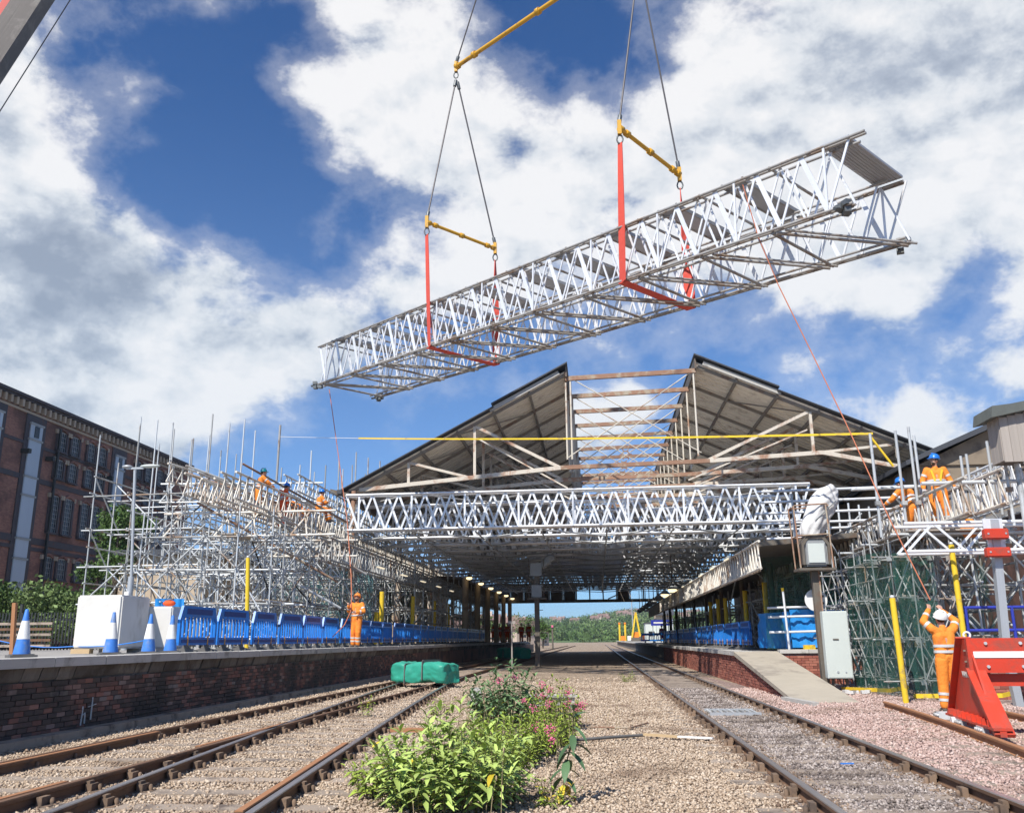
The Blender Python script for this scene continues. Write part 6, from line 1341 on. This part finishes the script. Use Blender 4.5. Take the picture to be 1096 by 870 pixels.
for i, (px, yy, rz) in enumerate([(519, 92, 1), (528, 90, 2.5), (535, 93, 3.1), (543, 88, 2.9), (558, 92, .4), (566, 90, 3.3)]):
    p = at(px, 684, y=yy); o = far.o if i == 0 else copy_tree(far.o); o.location = (p.x, yy, HL); o.rotation_euler = (0, 0, rz); o['label'] = ORD[i].replace('nearest', 'leftmost')+' from the left of the small orange workers far down the left platform' if i else 'leftmost of the small orange workers far down the shaded left platform'
fr_ = person('person in dark red top standing far along the right platform by the sign', (6.9, 100, HR), 3.0, pose(), 'hair', 'darkred', vox=.03, gloves=False) if False else None
M['darkred'] = mat('dark_red_top', (.25, .02, .05), .8)
person('person in a dark red top standing far along the right platform below the sign', (6.9, 100, HR), 3.0, pose(), 'black', 'darkred', vox=.03, gloves=False)

# ================================================================== PLANTS
def leafmesh(L, Wd, droop=.45, fold=.3, n=5):
    vs, fs = [], []
    for i in range(n+1):
        f = i/n; w_ = Wd*math.sin(math.pi*min(1, f*.92+.06))**.8*.5; x = L*f; z = -droop*L*f*f
        vs += [(x, -w_, z+fold*w_), (x, 0, z), (x, w_, z+fold*w_)]
    for i in range(n):
        for j in (0, 1): a = i*3+j; fs.append((a, a+3, a+4, a+1))
    return vs, fs
def orient(d, up=V(0, 0, 1)):
    x = d.normalized(); y = up.cross(x); y = y.normalized() if y.length > .01 else V(0, 1, 0); z = x.cross(y); return Matrix(((x.x, y.x, z.x, 0), (x.y, y.y, z.y, 0), (x.z, y.z, z.z, 0), (0, 0, 0, 1)))
LM = {}
def lmesh(key, L, Wd, m, droop=.45):
    if key not in LM: v, f = leafmesh(1, Wd/L, droop); LM[key] = me_from('leaf_'+key, v, f, m, True)
    return LM[key]
def bush(label, cx, cy, rx, ry, h, nst, leafL, leafW, mk, mki, name='buddleia_bush', nind=280, pairs=9, cat='bush', flowers=None, lean=0, spread=.8, yellow=.02):
    t = Thing(name, label, cat, (cx, cy, 0)); st_ = MB(); lf = MB(); fl = MB(); ind = 0; v0, f0 = leafmesh(1, leafW/leafL)
    items = []
    for s_ in range(nst):
        a = random.uniform(0, math.tau); q = math.sqrt(random.random()); bx, by = cx+rx*q*math.cos(a)*.85, cy+ry*q*math.sin(a)*.85
        hh = h*random.uniform(.55, 1.08)*(1-.45*q*q); dx, dy = math.cos(a)*spread*q*hh*.55+random.uniform(-.08, .08), math.sin(a)*spread*q*hh*.55+random.uniform(-.08, .08)
        P = [V(bx+dx*f*f+lean*f, by+dy*f*f, hh*f) for f in np.linspace(0, 1, 5)]
        for i in range(4): st_.tube(P[i], P[i+1], .006*(1-i*.18), 5, .006*(1-(i+1)*.18))
        rot = random.uniform(0, 3)
        for k in range(pairs):
            f = .18+.82*k/(pairs-1); i = min(3, int(f*4)); p = P[i].lerp(P[i+1], f*4-i); sz = leafL*(1.05-.55*abs(f-.55)*1.4)*random.uniform(.5, 1.2)
            rot += 1.57+random.uniform(-.3, .3)
            for s2 in (0, math.pi):
                az = rot+s2+random.uniform(-.25, .25); el_ = random.uniform(-.1, .55)+.7*(f > .85); d = V(math.cos(az)*math.cos(el_), math.sin(az)*math.cos(el_), math.sin(el_)); items.append((p, d, sz))
        if flowers and random.random() < flowers:
            tip = P[-1]
            for q2 in range(26):
                o_ = V(random.gauss(0, .028), random.gauss(0, .028), random.gauss(.01, .028)); fl.ell(tip+o_, (.011, .011, .009), 5, 3)
    items.sort(key=lambda it: it[0].y-it[0].z*1.5)
    for k, (p, d, sz) in enumerate(items):
        R4 = orient(d) @ Matrix.Rotation(random.uniform(-.4, .4), 4, 'X')
        if k < nind:
            m = M['leafY'] if random.random() < yellow else M[mki]; link('leaf', lmesh(mki+str(m.name), leafL, leafW, m), t.o, Matrix.Translation(p-t.loc) @ R4 @ Matrix.Diagonal((sz, sz, sz, 1)))
        else: lf.add([p+(R4 @ V(q))*sz for q in v0], f0, True)
    t.mb('stem', st_, M['stem'], kind='stuff')
    if lf.v: t.mb('foliage', lf, M[mk], kind='stuff')
    if fl.v: t.mb('blossom', fl, M['pink'], kind='stuff')
    return t
M['leafCi'] = mat('bright_weed_leaf_big', (.26, .34, .05), .55, 0, .2, 5, rnd=.35, spec=.3); M['leafBi'] = mat('grey_green_leaf_big', (.09, .17, .075), .55, 0, .2, 5, rnd=.35, spec=.3)
bush('large bright green leafy bush in the centre foreground between the tracks', -1.30, 8.15, .68, .80, .76, 100, .165, .046, 'leafA', 'leafAi', pairs=10)
bush('low bright green clump at the lower left of the foreground bush', -2.08, 8.6, .26, .35, .34, 24, .11, .036, 'leafC', 'leafCi', nind=60, pairs=6)
bush('yellow-green weeds behind the large foreground bush', -1.15, 10.8, .52, 1.6, .52, 150, .10, .034, 'leafC', 'leafCi', 'weed_clump', nind=60, cat='weeds', pairs=8, flowers=.02)
bush('taller grey-green bush behind the weeds with a few pink flowers', -1.55, 15.2, .50, .9, 1.0, 80, .16, .055, 'leafB', 'leafBi', nind=60, pairs=9, flowers=.06)
bush('clump of valerian with pink flower heads right of the taller bush', -.72, 14.6, .42, 1.1, .74, 95, .10, .036, 'leafC', 'leafCi', 'valerian_clump', nind=60, cat='flowers', pairs=7, flowers=.20, spread=.5)
bush('yellow-green weeds at the foot of the pink flowers', -.66, 12.2, .36, 1.2, .40, 90, .085, .032, 'leafC', 'leafCi', 'weed_clump', nind=40, cat='weeds', pairs=7, flowers=.05)
bush('small leafy weed left of the bushes beside the rail near the green bundle', -2.95, 17.2, .22, .3, .42, 12, .10, .036, 'leafC', 'leafCi', 'weed_clump', nind=40, cat='weeds', pairs=6)
bush('tiny weed growing against the rail in front of the green bundle', -4.25, 16.8, .10, .15, .55, 5, .10, .03, 'leafC', 'leafCi', 'weed_clump', nind=30, cat='weeds', pairs=6)
bush('small weed growing far down between the tracks', 1.0, 30, .3, .4, .4, 10, .10, .035, 'leafC', 'leafCi', 'weed_clump', nind=10, cat='weeds', pairs=6)
M['straw'] = mat('dead_stalk', (.42, .33, .19), .9, 0, .2, 9)
mb = MB()
for _ in range(150):
    y = random.uniform(7.4, 18); x = -1.1+random.gauss(0, .55)-.02*(y-8); h_ = random.uniform(.15, .62); a_ = random.uniform(0, 6.28); l_ = random.uniform(.02, .3)*h_
    p0_, p1_, p2_ = V(x, y, 0), V(x+l_*.4*math.cos(a_), y+l_*.4*math.sin(a_), h_*.6), V(x+l_*math.cos(a_), y+l_*math.sin(a_), h_); mb.tube(p0_, p1_, .0032, 4); mb.tube(p1_, p2_, .0025, 4, .001)
    if random.random() < .4: mb.ell(p2_, (.008, .008, .022), 5, 4)
single('dead_stalks', mb, M['straw'], 'thin dead grass stalks standing among the centre weeds', 'dry grass', kind='stuff')
# the single upright plant to the right of the bush
t = Thing('young_buddleia', 'single upright plant with big dark leaves standing apart right of the bush', 'plant', (-.28, 8.3, 0)); P = [V(-.34, 8.2, 0), V(-.33, 8.22, .25), V(-.25, 8.2, .50), V(-.23, 8.2, .76)]; mb = MB(); path_tube(mb, P, .006, 6)
t.mb('stem', mb, M['stem']); ML = leafmesh(1, .34)
for k in range(11):
    f = .10+.9*k/10; i = min(2, int(f*3)); p = P[i].lerp(P[i+1], f*3-i)
    for s2 in (0, math.pi):
        az = k*1.1+s2+.2; el_ = -.35+.9*(f > .9)+random.uniform(-.2, .2); d = V(math.cos(az)*math.cos(el_), math.sin(az)*math.cos(el_), math.sin(el_)); sz = .21*(1-.45*abs(f-.55))*random.uniform(.85, 1.1)
        m = M['leafY'] if k < 2 and random.random() < .6 else M['leafBi']; link('leaf', lmesh('single'+m.name, 1, .34, m, .35), t.o, Matrix.Translation(p-t.loc) @ orient(d) @ Matrix.Diagonal((sz, sz, sz, 1)))
bush('little weed at the foot of the single upright plant', -.42, 8.0, .16, .2, .24, 14, .07, .028, 'leafC', 'leafCi', 'weed_clump', nind=60, cat='weeds', pairs=5, yellow=.2)
# litter, lengths of cable and timber on the ballast
mb = MB(); path_tube(mb, [V(-.55, 12.5, .05), V(.1, 12.9, .06), V(.6, 13.3, .05)], .022); single('cable', mb, M['black'], 'black cable lying across the ballast right of the weeds', 'cable', (-.5, 12.5, .05))
mb = MB(); mb.bar((.6, 13.3, .06), (1.05, 13.1, .05), .08, .03); single('orange_duct', mb, M['timber'], 'short orange duct on the ballast at the end of the black cable', 'duct', (.6, 13.3, .05))
mb = MB(); mb.bar((1.05, 13.1, .05), (1.5, 12.9, .05), .06, .02); single('pale_lath', mb, M['white'], 'pale lath on the ballast beside the left rail of the right track', 'lath', (1.1, 13.1, .05))
mb = MB(); path_tube(mb, [V(-.2, 14.6, .04), V(.45, 14.5, .04), V(.75, 15.2, .05)], .014); single('rusty_rod', mb, M['rust'], 'rusty bent rod lying on the ballast beyond the black cable', 'rod', (0, 14.6, .04))
mb = MB(); mb.box((-1.0, 19.5, .12), (.9, .4, .16), .2); mb.box((-1.0, 19.5, .215), (1.0, .5, .04), .2); single('cable_trough', mb, M['concrete'], 'low grey concrete block behind the pink flowers', 'block', (-1, 19.5, 0))
t = Thing('concrete_post', 'short pale concrete stump beside the taller bush', 'stump', (-2.6, 19, 0)); t.box('stump', (-2.55, 19.2, .2), (.2, .2, .4), M['concrete'])
t = Thing('trackside_timber', 'flat orange-brown timber lying beside the left rail near the weeds', 'timber', (-3.5, 15.2, 0)); t.box('timber', (-2.9, 14.2, .03), (.6, .22, .06), M['rail_orange'], rz=-.1)
t = Thing('trackside_timber', 'pale timber edging on the pink ballast below the ramp', 'timber', (4.4, 18.6, 0)); t.bar('timber', (4.0, 20.8, .06), (4.35, 19.4, .03), .14, .1, M['concrete']); 
t = Thing('litter', 'scrap of white and pink plastic beside the foot of the grey cabinet', 'litter', (6.2, 23.2, .05)); mb = MB(); 
for i in range(7): mb.box((6.2+random.uniform(-.3, .3), 23+random.uniform(-.2, .2), .08), (.16, .12, .07), random.random()*3)
t.mb('scrap', mb, M['bag'])
mb = MB(); mb.box((2.6, 10.4, .05), (.14, .03, .012), .1); single('blue_scrap', mb, M['conblue'], 'thin pale blue scrap between the right hand rails', 'litter', (2.6, 10.4, .05))

# ------------------------------------------------------------------ air
hz = MB(); hz.box((0, 900, 34), (3600, 2900, 70)); M['haze'] = bpy.data.materials.new('thin_air_haze'); M['haze'].use_nodes = True
ht_ = NT(M['haze'].node_tree); ht_.n.remove(ht_.n['Principled BSDF']); pv = ht_.node('ShaderNodeVolumePrincipled'); pv.inputs['Color'].default_value = (.86, .92, 1, 1); pv.inputs['Density'].default_value = .0002; pv.inputs['Anisotropy'].default_value = .2
ht_.l.new(pv.outputs[0], ht_.n['Material Output'].inputs['Volume']); single('haze', hz, M['haze'], kind='stuff')
